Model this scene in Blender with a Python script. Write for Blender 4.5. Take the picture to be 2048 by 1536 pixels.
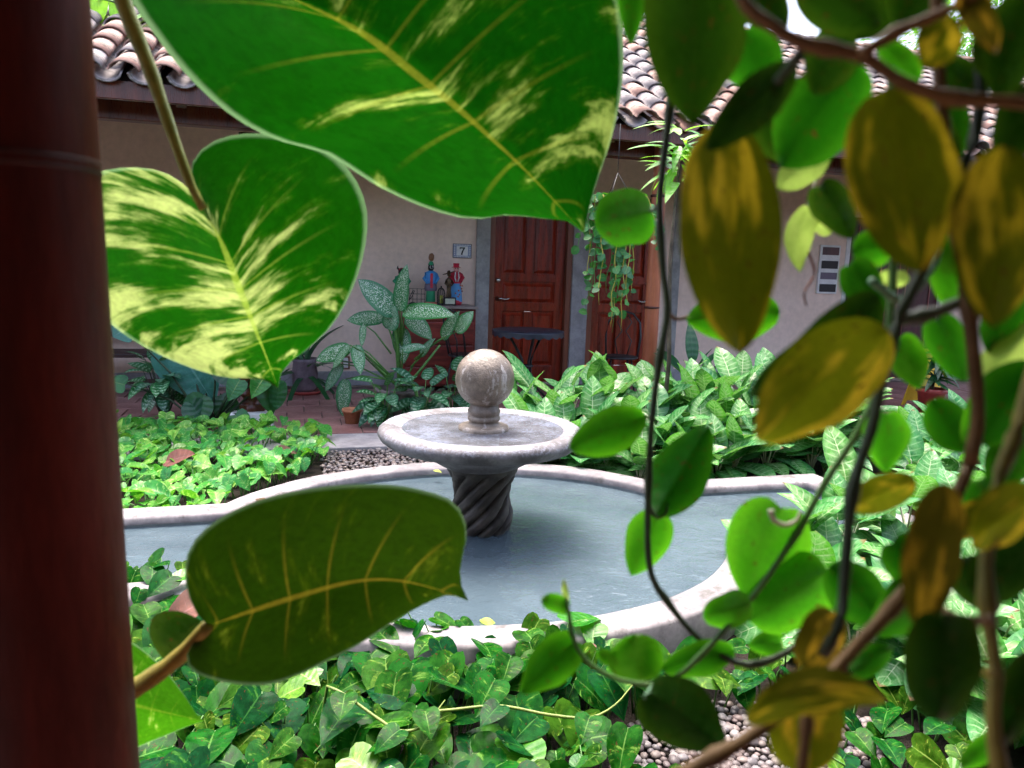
import bpy, bmesh, math, random
from mathutils import Vector, Matrix, noise as mnoise
random.seed(7)
rad = math.radians
for o in list(bpy.data.objects): bpy.data.objects.remove(o)
scene = bpy.context.scene
COL = scene.collection

# ------------------------------------------------------------------ camera, sky, sun, exposure
FPX = 1540.0                      # focal length in pixels of the 2048 x 1536 photograph
cam_d = bpy.data.cameras.new('camera'); cam = bpy.data.objects.new('camera', cam_d); COL.objects.link(cam)
cam_d.sensor_width = 36.0; cam_d.lens = 36.0 * FPX / 2048.0
cam_d.clip_start = 0.02; cam_d.clip_end = 500
CAMLOC = Vector((0, 0, 1.4))
CAMROT = Matrix.Rotation(rad(81), 3, 'X') @ Matrix.Rotation(rad(1.9), 3, 'Z')
cam.matrix_world = Matrix.Translation(CAMLOC) @ CAMROT.to_4x4()
cam_d.dof.use_dof = True; cam_d.dof.focus_distance = 3.2; cam_d.dof.aperture_fstop = 10.5
scene.camera = cam

SUN_EL, SUN_AZ = 72.0, -20.0      # azimuth in degrees from +Y towards +X
world = bpy.data.worlds.new('World'); scene.world = world; world.use_nodes = True
wn = world.node_tree.nodes; wl = world.node_tree.links; wn.clear()
sky = wn.new('ShaderNodeTexSky'); sky.sky_type = 'NISHITA'; sky.sun_disc = False
sky.sun_elevation = rad(SUN_EL); sky.sun_rotation = rad(SUN_AZ); sky.air_density = 0.8; sky.dust_density = 7.0; sky.ozone_density = 0.8
bg = wn.new('ShaderNodeBackground'); bg.inputs['Strength'].default_value = 0.15
wo = wn.new('ShaderNodeOutputWorld'); wl.new(sky.outputs[0], bg.inputs[0]); wl.new(bg.outputs[0], wo.inputs[0])
sun_d = bpy.data.lights.new('sun', 'SUN'); sun_d.energy = 0.5; sun_d.angle = rad(30); sun_d.color = (1.0, 0.95, 0.88)
sun = bpy.data.objects.new('sun', sun_d); COL.objects.link(sun)
sdir = Vector((math.cos(rad(SUN_EL)) * math.sin(rad(SUN_AZ)), math.cos(rad(SUN_EL)) * math.cos(rad(SUN_AZ)), math.sin(rad(SUN_EL))))
sun.rotation_euler = sdir.to_track_quat('Z', 'Y').to_euler(); sun.location = (0, 0, 12)
vs = scene.view_settings; vs.view_transform = 'Standard'; vs.look = 'None'; vs.exposure = 2.6; vs.gamma = 1.0
scene.render.resolution_x = 1024; scene.render.resolution_y = 768

# ------------------------------------------------------------------ pixel helpers (photo 2048 x 1536)
def ray(px, py):
    return CAMROT @ Vector(((px - 1024) / FPX, -(py - 768) / FPX, -1.0))
def at_d(px, py, d): return CAMLOC + ray(px, py) * d          # depth along the lens axis
def at_z(px, py, z):
    r = ray(px, py); return CAMLOC + r * ((z - CAMLOC.z) / r.z)
def at_Y(px, py, Y):
    r = ray(px, py); return CAMLOC + r * (Y / r.y)
def project(p):
    c = CAMROT.transposed() @ (Vector(p) - CAMLOC)
    if c.z > -0.01: return (-9999, -9999)
    return (1024 + FPX * c.x / -c.z, 768 - FPX * c.y / -c.z)
YAW = rad(16.0)
W0 = Vector((-1.98, 8.30, 0.0))
HM = Matrix.Translation(W0) @ Matrix.Rotation(YAW, 4, 'Z')     # house frame: x along the wall, y into it
HI = HM.inverted()
def hl(px, py, y=0.0):                                         # pixel -> house-local point on plane y
    o = HI @ CAMLOC; r = HI.to_3x3() @ ray(px, py)
    return o + r * ((y - o.y) / r.y)
def HW(x, y, z): return HM @ Vector((x, y, z))

# ------------------------------------------------------------------ object helpers
def link(o, parent=None):
    COL.objects.link(o)
    if parent is not None: o.parent = parent
    return o
def tag(o, label, cat, group=None):
    o['label'] = label; o['category'] = cat
    if group: o['group'] = group
    return o
def thing(name, label, cat, loc=(0, 0, 0), rz=0.0, group=None):
    o = bpy.data.objects.new(name, None); o.empty_display_size = 0.1
    o.location = loc; o.rotation_euler = (0, 0, rz); link(o)
    return tag(o, label, cat, group)
def setkind(o, k): o['kind'] = k; return o
class MB:
    """collects geometry for one mesh"""
    def __init__(s): s.v = []; s.f = []; s.uv = []; s.smooth = []; s.mi = []
    def add(s, verts, faces, smooth=False, mi=0, uvs=None):
        n = len(s.v); s.v += [tuple(p) for p in verts]
        for f in faces:
            s.f.append(tuple(i + n for i in f)); s.smooth.append(smooth); s.mi.append(mi)
        s.uv += (uvs if uvs else [(0, 0)] * len(verts))
        return s
    def box(s, x0, x1, y0, y1, z0, z1, mi=0):
        v = [(x0,y0,z0),(x1,y0,z0),(x1,y1,z0),(x0,y1,z0),(x0,y0,z1),(x1,y0,z1),(x1,y1,z1),(x0,y1,z1)]
        return s.add(v, [(0,3,2,1),(4,5,6,7),(0,1,5,4),(1,2,6,5),(2,3,7,6),(3,0,4,7)], False, mi)
    def bbox(s, x0, x1, y0, y1, z0, z1, b=0.005, mi=0):        # bevelled box
        bm = bmesh.new(); bmesh.ops.create_cube(bm, size=1)
        for q in bm.verts: q.co = Vector(((x0+x1)/2 + q.co.x*(x1-x0), (y0+y1)/2 + q.co.y*(y1-y0), (z0+z1)/2 + q.co.z*(z1-z0)))
        bmesh.ops.bevel(bm, geom=bm.edges[:], offset=b, segments=2, profile=0.5, affect='EDGES')
        bm.verts.index_update()
        s.add([q.co[:] for q in bm.verts], [[q.index for q in f.verts] for f in bm.faces], False, mi); bm.free(); return s
    def lathe(s, prof, cx=0, cy=0, seg=20, mi=0, sx=1.0, sy=1.0, mod=None):
        v = []; f = []; n = len(prof)
        for i in range(seg):
            a = 2 * math.pi * i / seg
            for (r, z) in prof:
                rr = r * (mod(a, z) if mod else 1.0)
                v.append((cx + rr * math.cos(a) * sx, cy + rr * math.sin(a) * sy, z))
        for i in range(seg):
            j = (i + 1) % seg
            for k in range(n - 1): f.append((i*n+k, j*n+k, j*n+k+1, i*n+k+1))
        return s.add(v, f, True, mi)
    def tube(s, pts, radii, seg=8, mi=0, cap=True):
        pts = [Vector(p) for p in pts]
        if not isinstance(radii, (list, tuple)): radii = [radii] * len(pts)
        v = []; f = []; uv = []; up = Vector((0.31, 0.17, 0.93)); L = 0
        for i, p in enumerate(pts):
            d = (pts[min(i+1, len(pts)-1)] - pts[max(i-1, 0)])
            if d.length < 1e-9: d = Vector((0, 0, 1))
            d.normalize(); a = d.cross(up)
            if a.length < 1e-3: a = d.cross(Vector((1, 0, 0)))
            a.normalize(); b = d.cross(a)
            if i: L += (p - pts[i-1]).length
            for k in range(seg):
                t = 2 * math.pi * k / seg
                v.append(p + (a * math.cos(t) + b * math.sin(t)) * radii[i]); uv.append((k / seg, L))
        for i in range(len(pts) - 1):
            for k in range(seg):
                k2 = (k + 1) % seg
                f.append((i*seg+k, i*seg+k2, (i+1)*seg+k2, (i+1)*seg+k))
        if cap:
            f.append(tuple(range(seg))[::-1]); f.append(tuple((len(pts)-1)*seg + k for k in range(seg)))
        return s.add(v, f, True, mi, uv)
    def sphere(s, c, r, seg=16, rings=10, mi=0, sc=(1, 1, 1), mod=None):
        v = []; f = []
        for i in range(rings + 1):
            t = math.pi * i / rings
            for k in range(seg):
                a = 2 * math.pi * k / seg
                n = Vector((math.sin(t)*math.cos(a), math.sin(t)*math.sin(a), -math.cos(t)))
                rr = r * (mod(n) if mod else 1)
                v.append((c[0] + n.x*rr*sc[0], c[1] + n.y*rr*sc[1], c[2] + n.z*rr*sc[2]))
        for i in range(rings):
            for k in range(seg):
                k2 = (k + 1) % seg; f.append((i*seg+k, i*seg+k2, (i+1)*seg+k2, (i+1)*seg+k))
        return s.add(v, f, True, mi)
    def prism(s, poly, z0, z1, mi=0):
        n = len(poly)
        v = [(x, y, z0) for x, y in poly] + [(x, y, z1) for x, y in poly]
        f = [tuple(range(n))[::-1], tuple(range(n, 2*n))] + [(i, (i+1) % n, n+(i+1) % n, n+i) for i in range(n)]
        return s.add(v, f, False, mi)
    def mesh(s, name, mats):
        me = bpy.data.meshes.new(name); me.from_pydata(s.v, [], s.f)
        for m in (mats if isinstance(mats, (list, tuple)) else [mats]): me.materials.append(m)
        me.polygons.foreach_set('use_smooth', s.smooth); me.polygons.foreach_set('material_index', s.mi)
        ul = me.uv_layers.new(name='UVMap')
        idx = [0] * len(me.loops); me.loops.foreach_get('vertex_index', idx)
        flat = []
        for i in idx: flat += s.uv[i]
        ul.data.foreach_set('uv', flat); me.update(); return me
    def build(s, name, mats, parent=None, loc=None):
        o = bpy.data.objects.new(name, s.mesh(name, mats)); link(o, parent)
        if loc is not None: o.location = loc
        return o
def inst(name, me, parent=None, mw=None):
    o = bpy.data.objects.new(name, me); link(o, parent)
    if mw is not None: o.matrix_basis = mw
    return o
def frame(base, d, nrm, sc=1.0, sx=1.0):
    """leaf frame: y along d, z about nrm"""
    d = Vector(d).normalized(); n = Vector(nrm); x = d.cross(n)
    if x.length < 1e-4: x = d.cross(Vector((1, 0, 0.1)))
    x.normalize(); n = x.cross(d)
    m = Matrix.Identity(4)
    for i in range(3):
        m[i][0] = x[i] * sc * sx; m[i][1] = d[i] * sc; m[i][2] = n[i] * sc; m[i][3] = base[i]
    return m
def catmull(pts, n):
    pts = [Vector(p) for p in pts]
    P = [pts[0]*2 - pts[1]] + pts + [pts[-1]*2 - pts[-2]]
    dense = []
    for i in range(1, len(P) - 2):
        for k in range(10):
            t = k / 10.0; a, b, c, d = P[i-1], P[i], P[i+1], P[i+2]
            dense.append(0.5*((2*b) + (c-a)*t + (2*a-5*b+4*c-d)*t*t + (3*b-a-3*c+d)*t*t*t))
    dense.append(pts[-1])
    L = [0]
    for i in range(1, len(dense)): L.append(L[-1] + (dense[i]-dense[i-1]).length)
    out = []; j = 0
    for i in range(n):
        t = L[-1] * i / (n - 1)
        while j < len(L) - 2 and L[j+1] < t: j += 1
        u = (t - L[j]) / max(1e-9, L[j+1] - L[j]); out.append(dense[j].lerp(dense[j+1], min(1, max(0, u))))
    return out

# ------------------------------------------------------------------ materials
def newmat(name):
    m = bpy.data.materials.new(name); m.use_nodes = True; nt = m.node_tree; nt.nodes.clear()
    return m, nt
class NT:
    def __init__(s, nt): s.nt = nt
    def n(s, t, **kw):
        q = s.nt.nodes.new(t)
        for k, v in kw.items(): setattr(q, k, v)
        return q
    def put(s, sock, v):
        if hasattr(v, 'links') or isinstance(v, bpy.types.NodeSocket): s.nt.links.new(v, sock)
        else: sock.default_value = v
    def math(s, op, a, b=0.0, c=None, clamp=False):
        q = s.n('ShaderNodeMath', operation=op, use_clamp=clamp); s.put(q.inputs[0], a); s.put(q.inputs[1], b)
        if c is not None: s.put(q.inputs[2], c)
        return q.outputs[0]
    def ramp(s, v, a, b, lo=0.0, hi=1.0):
        q = s.n('ShaderNodeMapRange', interpolation_type='SMOOTHSTEP'); s.put(q.inputs[0], v)
        q.inputs[1].default_value = a; q.inputs[2].default_value = b; q.inputs[3].default_value = lo; q.inputs[4].default_value = hi
        return q.outputs[0]
    def mix(s, f, a, b, blend='MIX'):
        q = s.n('ShaderNodeMix', data_type='RGBA', blend_type=blend); s.put(q.inputs[0], f)
        for k, v in ((6, a), (7, b)):
            if isinstance(v, tuple) and len(v) == 3: v = (*v, 1)
            s.put(q.inputs[k], v)
        return q.outputs[2]
    def noise(s, vec, scale, detail=3, rough=0.55, dist=0.0):
        q = s.n('ShaderNodeTexNoise'); q.inputs['Scale'].default_value = scale; q.inputs['Detail'].default_value = detail
        q.inputs['Roughness'].default_value = rough; q.inputs['Distortion'].default_value = dist
        if vec is not None: s.put(q.inputs['Vector'], vec)
        return q.outputs['Fac']
    def coord(s, which='Object', scale=None):
        q = s.n('ShaderNodeTexCoord').outputs[which]
        if scale:
            m = s.n('ShaderNodeMapping'); m.inputs['Scale'].default_value = scale; s.put(m.inputs['Vector'], q); q = m.outputs[0]
        return q
    def bump(s, h, strength=0.3, dist=0.01):
        b = s.n('ShaderNodeBump'); b.inputs['Strength'].default_value = strength; b.inputs['Distance'].default_value = dist
        s.put(b.inputs['Height'], h); return b.outputs[0]
    def out(s, shader):
        o = s.n('ShaderNodeOutputMaterial'); s.nt.links.new(shader, o.inputs[0])
    def bsdf(s, col, rough=0.5, spec=0.5, metal=0.0, nrm=None):
        p = s.n('ShaderNodeBsdfPrincipled')
        if isinstance(col, tuple) and len(col) == 3: col = (*col, 1)
        s.put(p.inputs['Base Color'], col); s.put(p.inputs['Roughness'], rough)
        p.inputs['Specular IOR Level'].default_value = spec; p.inputs['Metallic'].default_value = metal
        if nrm is not None: s.put(p.inputs['Normal'], nrm)
        return p
def surf(name, c1, c2, scale=6.0, rough=0.6, spec=0.4, bump=0.2, bdist=0.005, stretch=None, metal=0.0, detail=5, extra=None, coord='Object', lo=0.35, hi=0.65):
    m, nt = newmat(name); g = NT(nt)
    v = g.coord(coord, stretch); f = g.noise(v, scale, detail, 0.6)
    col = g.mix(g.ramp(f, lo, hi), c1, c2)
    fine = g.noise(v, scale * 9, 4, 0.65)
    col = g.mix(g.math('MULTIPLY', g.ramp(fine, 0.3, 0.7), 0.25), col, (c1[0]*.6, c1[1]*.6, c1[2]*.6))
    if extra: col = extra(g, v, col)
    h = g.math('ADD', f, g.math('MULTIPLY', fine, 0.4))
    rr = g.ramp(fine, 0.2, 0.8, max(0.05, rough - 0.08), min(1, rough + 0.1))
    p = g.bsdf(col, rr, spec, metal, g.bump(h, bump, bdist) if bump else None)
    g.out(p.outputs[0]); return m

def leaf_mat(name, dark, mid, light=(0.6, 0.7, 0.3), pattern='plain', vk=0.35, bk=0.12, trans=(0.12, 0.45, 0.02), tf=0.35, rough=0.35, spec=0.45, var=0.25, rib=(0.3, 0.42, 0.12), amount=0.56, tlight=None, rimk=0.0, vt=0.0, spots=0.0, tip=False, ribw=0.07, edge=0.0, vn=44.0, wide=0.0, bias=0.0):
    m, nt = newmat(name); g = NT(nt)
    uv = g.n('ShaderNodeTexCoord').outputs['UV']; sp = g.n('ShaderNodeSeparateXYZ'); g.put(sp.inputs[0], uv)
    u, t = sp.outputs[0], sp.outputs[1]
    c = g.math('MULTIPLY', g.math('ABSOLUTE', g.math('SUBTRACT', u, 0.5)), 2.0)
    oi = g.n('ShaderNodeObjectInfo'); rnd = oi.outputs['Random']
    def nz(sx, sy, off, det=4, rough_=0.6, tt=None):
        cb = g.n('ShaderNodeCombineXYZ'); g.put(cb.inputs[0], g.math('MULTIPLY', u, sx)); g.put(cb.inputs[1], g.math('MULTIPLY', t if tt is None else tt, sy))
        g.put(cb.inputs[2], g.math('MULTIPLY_ADD', rnd, 37.0, off)); return g.noise(cb.outputs[0], 1.0, det, rough_)
    soft = nz(3, 4, 0.0)
    col = g.mix(g.ramp(soft, 0.3, 0.7), dark, mid)
    mask = None
    if pattern == 'pothos':
        tv = g.math('SUBTRACT', t, g.math('MULTIPLY', g.math('MULTIPLY', c, c), 0.10)); side = nz(2.6, 11.0, 4.0, 3, .6, tv); streak = nz(5.0, 46.0, 9.0, 5, 0.75, tv); speck = nz(30, 80, 13.0, 3, 0.7, tv)
        k = g.math('ADD', g.math('MULTIPLY', side, 0.66), g.math('ADD', g.math('MULTIPLY', streak, 0.24), g.math('MULTIPLY', speck, 0.10)))
        if bias: k = g.math('ADD', k, g.math('MULTIPLY', g.math('SUBTRACT', u, 0.5), bias))
        mask = g.ramp(k, amount - 0.02 - wide, amount + 0.06 + wide)
        mid2 = g.ramp(k, amount - 0.07 - wide, amount + 0.02)
        col = g.mix(g.math('MULTIPLY', mid2, 0.5), col, (light[0]*.55, light[1]*.7, light[2]*.4))
        col = g.mix(mask, col, light)
    elif pattern == 'silver':
        w = g.math('SINE', g.math('ADD', g.math('MULTIPLY', g.math('SUBTRACT', t, g.math('MULTIPLY', c, 0.13)), 62.0), g.math('MULTIPLY', nz(3, 6, 2.0), 2.5)))
        vein = g.ramp(w, 0.45, 1.0); fade = g.ramp(c, 0.55, 1.0, 1.0, 0.15)
        body = g.math('MULTIPLY', g.ramp(nz(5, 8, 21.0), 0.35, 0.6), 0.35)
        mask = g.math('MULTIPLY', g.math('MAXIMUM', g.math('MULTIPLY', vein, 0.75), body), fade)
        col = g.mix(mask, col, light)
    elif pattern == 'speckle':
        k = nz(26, 40, 5.0, 2, 0.5); mask = g.math('MULTIPLY', g.ramp(k, 0.535, 0.585), g.ramp(c, 0.55, 0.9, 1.0, 0.0))
        col = g.mix(mask, col, light)
    elif pattern == 'feather':
        k = g.math('ADD', g.math('MULTIPLY', nz(6, 22, 5.0, 3, 0.6), 0.6), g.math('MULTIPLY', g.math('SINE', g.math('MULTIPLY', t, 40.0)), 0.08))
        mask = g.math('MULTIPLY', g.ramp(k, 0.30, 0.40), g.ramp(c, 0.5, 0.9, 1.0, 0.0)); col = g.mix(g.math('MULTIPLY', mask, 0.8), col, light)
    elif pattern == 'glow':                       # golden highlights painted as patches along the blade
        k = nz(3.6, 2.0, 3.0, 2); mask = g.ramp(k, 0.48, 0.68); col = g.mix(mask, col, light)
    ribt = g.ramp(t, 0.0, 1.0, ribw, ribw*.25); ribm = g.math('SUBTRACT', 1.0, g.math('DIVIDE', c, ribt), clamp=True)
    ribm = g.ramp(ribm, 0.0, 0.5)
    vein2 = g.ramp(g.math('SINE', g.math('MULTIPLY', g.math('SUBTRACT', t, g.math('MULTIPLY', c, 0.10)), vn)), 0.955, 1.0)
    col = g.mix(g.math('MULTIPLY', g.math('MULTIPLY', vein2, g.ramp(c, 0.2, 0.9, vk, 0.0)), 1.0), col, rib)
    col = g.mix(g.math('MULTIPLY', ribm, 0.7), col, rib)
    hs = g.n('ShaderNodeHueSaturation'); g.put(hs.inputs['Color'], col)
    g.put(hs.inputs['Hue'], g.math('MULTIPLY_ADD', rnd, -0.05*var/0.25, 0.5 + 0.02*var/0.25)); g.put(hs.inputs['Value'], g.math('MULTIPLY_ADD', rnd, 2*var, 1.0 - var))
    col = hs.outputs[0]
    if edge: col = g.mix(g.ramp(c, 0.95, 0.99, 0.0, edge), col, (0.30, 0.45, 0.28))  # pale rim light painted into the colour of the leaf edge
    fine = nz(34, 34, 51.0, 5, .75)
    sp_ = None
    if spots:
        sp_ = g.math('MULTIPLY', g.ramp(nz(13, 15, 61.0, 3, .55), .66 - spots*.06, .70 - spots*.06), .85)
        col = g.mix(sp_, col, (0.06, 0.028, 0.010))
    if tip:
        tm_ = g.math('MULTIPLY', g.ramp(g.math('ADD', t, g.math('MULTIPLY', soft, .06)), .95, 1.0), g.ramp(g.math('FRACT', g.math('MULTIPLY', rnd, 7.3)), .45, .5)); col = g.mix(tm_, col, (0.20, 0.12, 0.05))
    col = g.mix(1.0, col, g.mix(g.ramp(fine, .3, .7), (.80, .80, .80), (1.12, 1.12, 1.12)), 'MULTIPLY')
    bh = g.math('ADD', g.math('MULTIPLY', g.math('SINE', g.math('MULTIPLY', t, vn)), 0.5), g.math('MULTIPLY', ribm, 2.0))
    p = g.bsdf(col, g.ramp(soft, 0.3, 0.7, max(.1, rough-.06), rough+.08), spec, 0.0, g.bump(bh, bk, 0.02))
    tr = g.n('ShaderNodeBsdfTranslucent')
    tcol = g.mix(soft, (trans[0]*.75, trans[1]*.8, trans[2]*.7), trans)
    if mask is not None: tcol = g.mix(mask, tcol, tlight or (min(1, light[0]*1.1), min(1, light[1]*1.05), light[2]))
    if mask is not None and pattern == 'pothos': tcol = g.mix(g.math('MULTIPLY', mid2, 0.35), tcol, (trans[0]*3 + .05, min(1, trans[1]*2.0), trans[2]*2))
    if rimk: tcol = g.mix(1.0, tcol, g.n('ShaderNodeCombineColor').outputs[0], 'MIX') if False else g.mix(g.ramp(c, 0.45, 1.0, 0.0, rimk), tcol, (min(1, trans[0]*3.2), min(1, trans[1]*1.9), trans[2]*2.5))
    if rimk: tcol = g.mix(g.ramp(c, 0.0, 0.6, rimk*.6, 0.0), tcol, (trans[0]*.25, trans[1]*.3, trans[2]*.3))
    if vt:
        tcol = g.mix(g.math('MULTIPLY', vein2, g.ramp(c, 0.1, 0.85, vt, 0.0)), tcol, (min(1, rib[0]*1.6), min(1, rib[1]*1.6), rib[2]))
        tcol = g.mix(g.math('MULTIPLY', ribm, min(1.0, vt*1.6)), tcol, (min(1, rib[0]*1.6), min(1, rib[1]*1.6), rib[2]))
    if sp_ is not None: tcol = g.mix(sp_, tcol, (0.10, 0.04, 0.008))
    tcol = g.mix(1.0, tcol, g.mix(g.ramp(fine, .3, .7), (.78, .78, .78), (1.1, 1.1, 1.1)), 'MULTIPLY')
    if edge: tcol = g.mix(g.ramp(c, 0.95, 0.99, 0.0, edge), tcol, (0.45, 0.75, 0.35))  # same painted rim light in the translucent colour
    g.put(tr.inputs[0], tcol)
    mx = g.n('ShaderNodeMixShader'); mx.inputs[0].default_value = tf
    nt.links.new(p.outputs[0], mx.inputs[1]); nt.links.new(tr.outputs[0], mx.inputs[2]); g.out(mx.outputs[0]); return m

def wood(name, c1, c2, rough=0.35, scale=3.0, stretch=(6, 6, 0.6), spec=0.5):
    return surf(name, c1, c2, scale, rough, spec, 0.15, 0.004, stretch, lo=0.3, hi=0.7)

def lime(g, v, col):        # pale mineral crust on the wet stone
    a = g.noise(v, 5.0, 6, 0.7); b = g.noise(v, 34.0, 4, 0.7)
    k = g.ramp(g.math('ADD', g.math('MULTIPLY', a, 0.45), g.math('MULTIPLY', b, 0.55)), 0.51, 0.60)
    return g.mix(g.math('MULTIPLY', k, 0.75), col, (0.62, 0.62, 0.64))
def crust(g, v, col):       # blue white lime crust, thickest where water stands
    a = g.noise(v, 6.0, 5, 0.65); b = g.noise(v, 60.0, 4, 0.75)
    k = g.ramp(g.math('ADD', g.math('MULTIPLY', a, 0.5), g.math('MULTIPLY', b, 0.5)), 0.47, 0.60)
    sz = g.n('ShaderNodeSeparateXYZ'); g.put(sz.inputs[0], g.n('ShaderNodeTexCoord').outputs['Normal'])
    k = g.math('MULTIPLY', k, g.ramp(sz.outputs[2], -0.35, 0.35))
    return g.mix(g.math('MULTIPLY', k, 0.8), col, (0.25, 0.26, 0.315))
def damp(g, v, col):
    a = g.noise(v, 0.9, 6, 0.7); b = g.noise(v, 5.0, 5, 0.7)
    col = g.mix(g.math('MULTIPLY', g.ramp(a, 0.5, 0.72), 0.28), col, (0.45, 0.36, 0.31)); return g.mix(g.math('MULTIPLY', g.ramp(b, 0.6, 0.7), 0.18), col, (0.5, 0.42, 0.38))
def blotch(g, v, col):
    a = g.noise(v, 1.3, 5, 0.65); return g.mix(g.math('MULTIPLY', g.ramp(a, 0.5, 0.75), 0.35), col, (0.30, 0.26, 0.22))
def moss(g, v, col):
    a = g.noise(v, 7.0, 5, 0.7); return g.mix(g.math('MULTIPLY', g.ramp(a, 0.52, 0.66), 0.7), col, (0.06, 0.06, 0.05))

def drips(g, v, col):       # pale lime streaks run down from the top
    a = g.noise(g.coord('Object', (9, 9, 1.1)), 2.0, 4, 0.6); b = g.noise(v, 45.0, 3, 0.7)
    return g.mix(g.math('MULTIPLY', g.ramp(g.math('ADD', g.math('MULTIPLY', a, .75), g.math('MULTIPLY', b, .25)), 0.565, 0.63), 0.6), col, (0.40, 0.38, 0.37))
M = {}
M['soil'] = surf('soil', (0.007, 0.005, 0.004), (0.022, 0.016, 0.012), 9, 0.9, 0.2, 0.8, 0.03)
M['plaster'] = surf('wall_plaster', (0.80, 0.60, 0.49), (0.86, 0.66, 0.55), 1.6, 0.85, 0.2, 0.12, 0.004, extra=damp)
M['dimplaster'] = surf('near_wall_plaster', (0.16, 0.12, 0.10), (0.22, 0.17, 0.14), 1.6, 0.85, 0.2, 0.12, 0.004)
M['skirting'] = surf('skirting_paint', (0.30, 0.28, 0.30), (0.42, 0.40, 0.42), 4, 0.6, 0.3, 0.1, 0.003)
M['concrete'] = surf('grey_concrete', (0.25, 0.25, 0.25), (0.40, 0.39, 0.38), 5, 0.85, 0.25, 0.3, 0.004, extra=blotch)
M['palecon'] = surf('pale_concrete', (0.25, 0.235, 0.245), (0.38, 0.36, 0.365), 6, 0.8, 0.25, 0.3, 0.004, extra=blotch)
M['rim'] = surf('pool_rim_stone', (0.14, 0.13, 0.14), (0.27, 0.25, 0.26), 5, 0.75, 0.3, 0.4, 0.004, extra=moss)
M['poolin'] = surf('pool_lining', (0.12, 0.15, 0.17), (0.26, 0.30, 0.32), 3.2, 0.7, 0.3, 0.1, 0.003, lo=.3, hi=.7)
M['stone'] = surf('fountain_stone', (0.15, 0.14, 0.14), (0.33, 0.31, 0.31), 7, 0.7, 0.35, 0.9, 0.006, extra=lime)
M['bowlstone'] = surf('bowl_stone', (0.075, 0.068, 0.07), (0.17, 0.16, 0.17), 8, 0.6, 0.4, 0.9, 0.006, extra=crust)
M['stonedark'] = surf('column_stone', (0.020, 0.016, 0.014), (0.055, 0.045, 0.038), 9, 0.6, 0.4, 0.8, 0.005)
M['ball'] = surf('ball_stone', (0.10, 0.078, 0.058), (0.21, 0.17, 0.135), 14, 0.4, 0.5, 1.0, 0.006, extra=drips)
M['terra_floor'] = surf('terracotta_floor', (0.22, 0.10, 0.092), (0.34, 0.17, 0.15), 3.0, 0.4, 0.45, 0.15, 0.003, coord='Object')
M['grout'] = surf('floor_mortar', (0.14, 0.10, 0.09), (0.22, 0.17, 0.15), 8, 0.8, 0.3, 0.2, 0.003)
M['tile'] = surf('roof_clay', (0.24, 0.13, 0.10), (0.40, 0.28, 0.24), 3.0, 0.8, 0.3, 0.4, 0.006, extra=moss)
M['tile2'] = surf('roof_clay_grey', (0.15, 0.13, 0.13), (0.32, 0.28, 0.28), 3.0, 0.8, 0.3, 0.4, 0.006, extra=moss)
M['deck'] = wood('roof_boards', (0.035, 0.02, 0.014), (0.07, 0.04, 0.028), 0.7)
M['redwood'] = wood('red_varnished_wood', (0.11, 0.010, 0.003), (0.33, 0.030, 0.008), 0.3)
M['frame'] = wood('door_frame_wood', (0.15, 0.044, 0.022), (0.25, 0.075, 0.038), 0.4)
M['dresser'] = wood('dresser_wood', (0.10, 0.012, 0.010), (0.27, 0.036, 0.028), 0.35, stretch=(0.8, 6, 6))
M['dressertop'] = wood('dresser_top_wood', (0.22, 0.16, 0.14), (0.34, 0.27, 0.24), 0.4, stretch=(0.8, 6, 6))
M['benchwood'] = wood('bench_wood', (0.025, 0.010, 0.010), (0.06, 0.022, 0.02), 0.4, stretch=(0.8, 6, 6))
M['postwood'] = wood('turned_post_wood', (0.06, 0.014, 0.008), (0.14, 0.035, 0.018), 0.3)
M['bamboo_red'] = wood('red_brown_cane', (0.045, 0.006, 0.003), (0.105, 0.011, 0.004), 0.6, 5.0, (5, 5, 0.9), 0.2)
M['bamboo_orange'] = wood('orange_cane', (0.32, 0.085, 0.04), (0.50, 0.16, 0.075), 0.4, 2.0, (5, 5, 0.8))
M['node'] = surf('cane_node', (0.05, 0.012, 0.008), (0.10, 0.025, 0.015), 9, 0.6)
M['maroon'] = wood('maroon_door_paint', (0.045, 0.006, 0.010), (0.085, 0.012, 0.018), 0.35)
M['pinkline'] = surf('door_bead', (0.30, 0.10, 0.09), (0.36, 0.13, 0.12), 5, 0.5)
M['white'] = surf('white_paint', (0.70, 0.68, 0.68), (0.80, 0.78, 0.77), 5, 0.6, 0.3, 0.1, 0.002)
M['black'] = surf('black_iron', (0.012, 0.012, 0.013), (0.03, 0.03, 0.032), 12, 0.45, 0.5, 0.2, 0.002)
M['tabletop'] = surf('blue_black_enamel', (0.018, 0.022, 0.035), (0.035, 0.042, 0.065), 8, 0.35, 0.5, 0.1, 0.002)
M['chrome'] = surf('brushed_nickel', (0.55, 0.52, 0.48), (0.7, 0.67, 0.62), 12, 0.25, 0.5, 0.05, 0.001, metal=1.0)
M['bronze'] = surf('dark_bronze', (0.06, 0.04, 0.025), (0.14, 0.09, 0.05), 14, 0.4, 0.5, 0.3, 0.002, metal=0.7)
M['glassy'] = surf('pale_glass', (0.5, 0.52, 0.55), (0.6, 0.62, 0.65), 9, 0.15, 0.6, 0)
M['clay'] = surf('terracotta_pot', (0.36, 0.14, 0.07), (0.52, 0.24, 0.13), 6, 0.75, 0.25, 0.3, 0.004)
M['redpot'] = surf('red_glazed_pot', (0.26, 0.035, 0.03), (0.38, 0.06, 0.05), 6, 0.4)
M['stonepot'] = surf('carved_stone_pot', (0.09, 0.075, 0.07), (0.20, 0.17, 0.16), 9, 0.8, 0.3, 0.8, 0.008)
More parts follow.
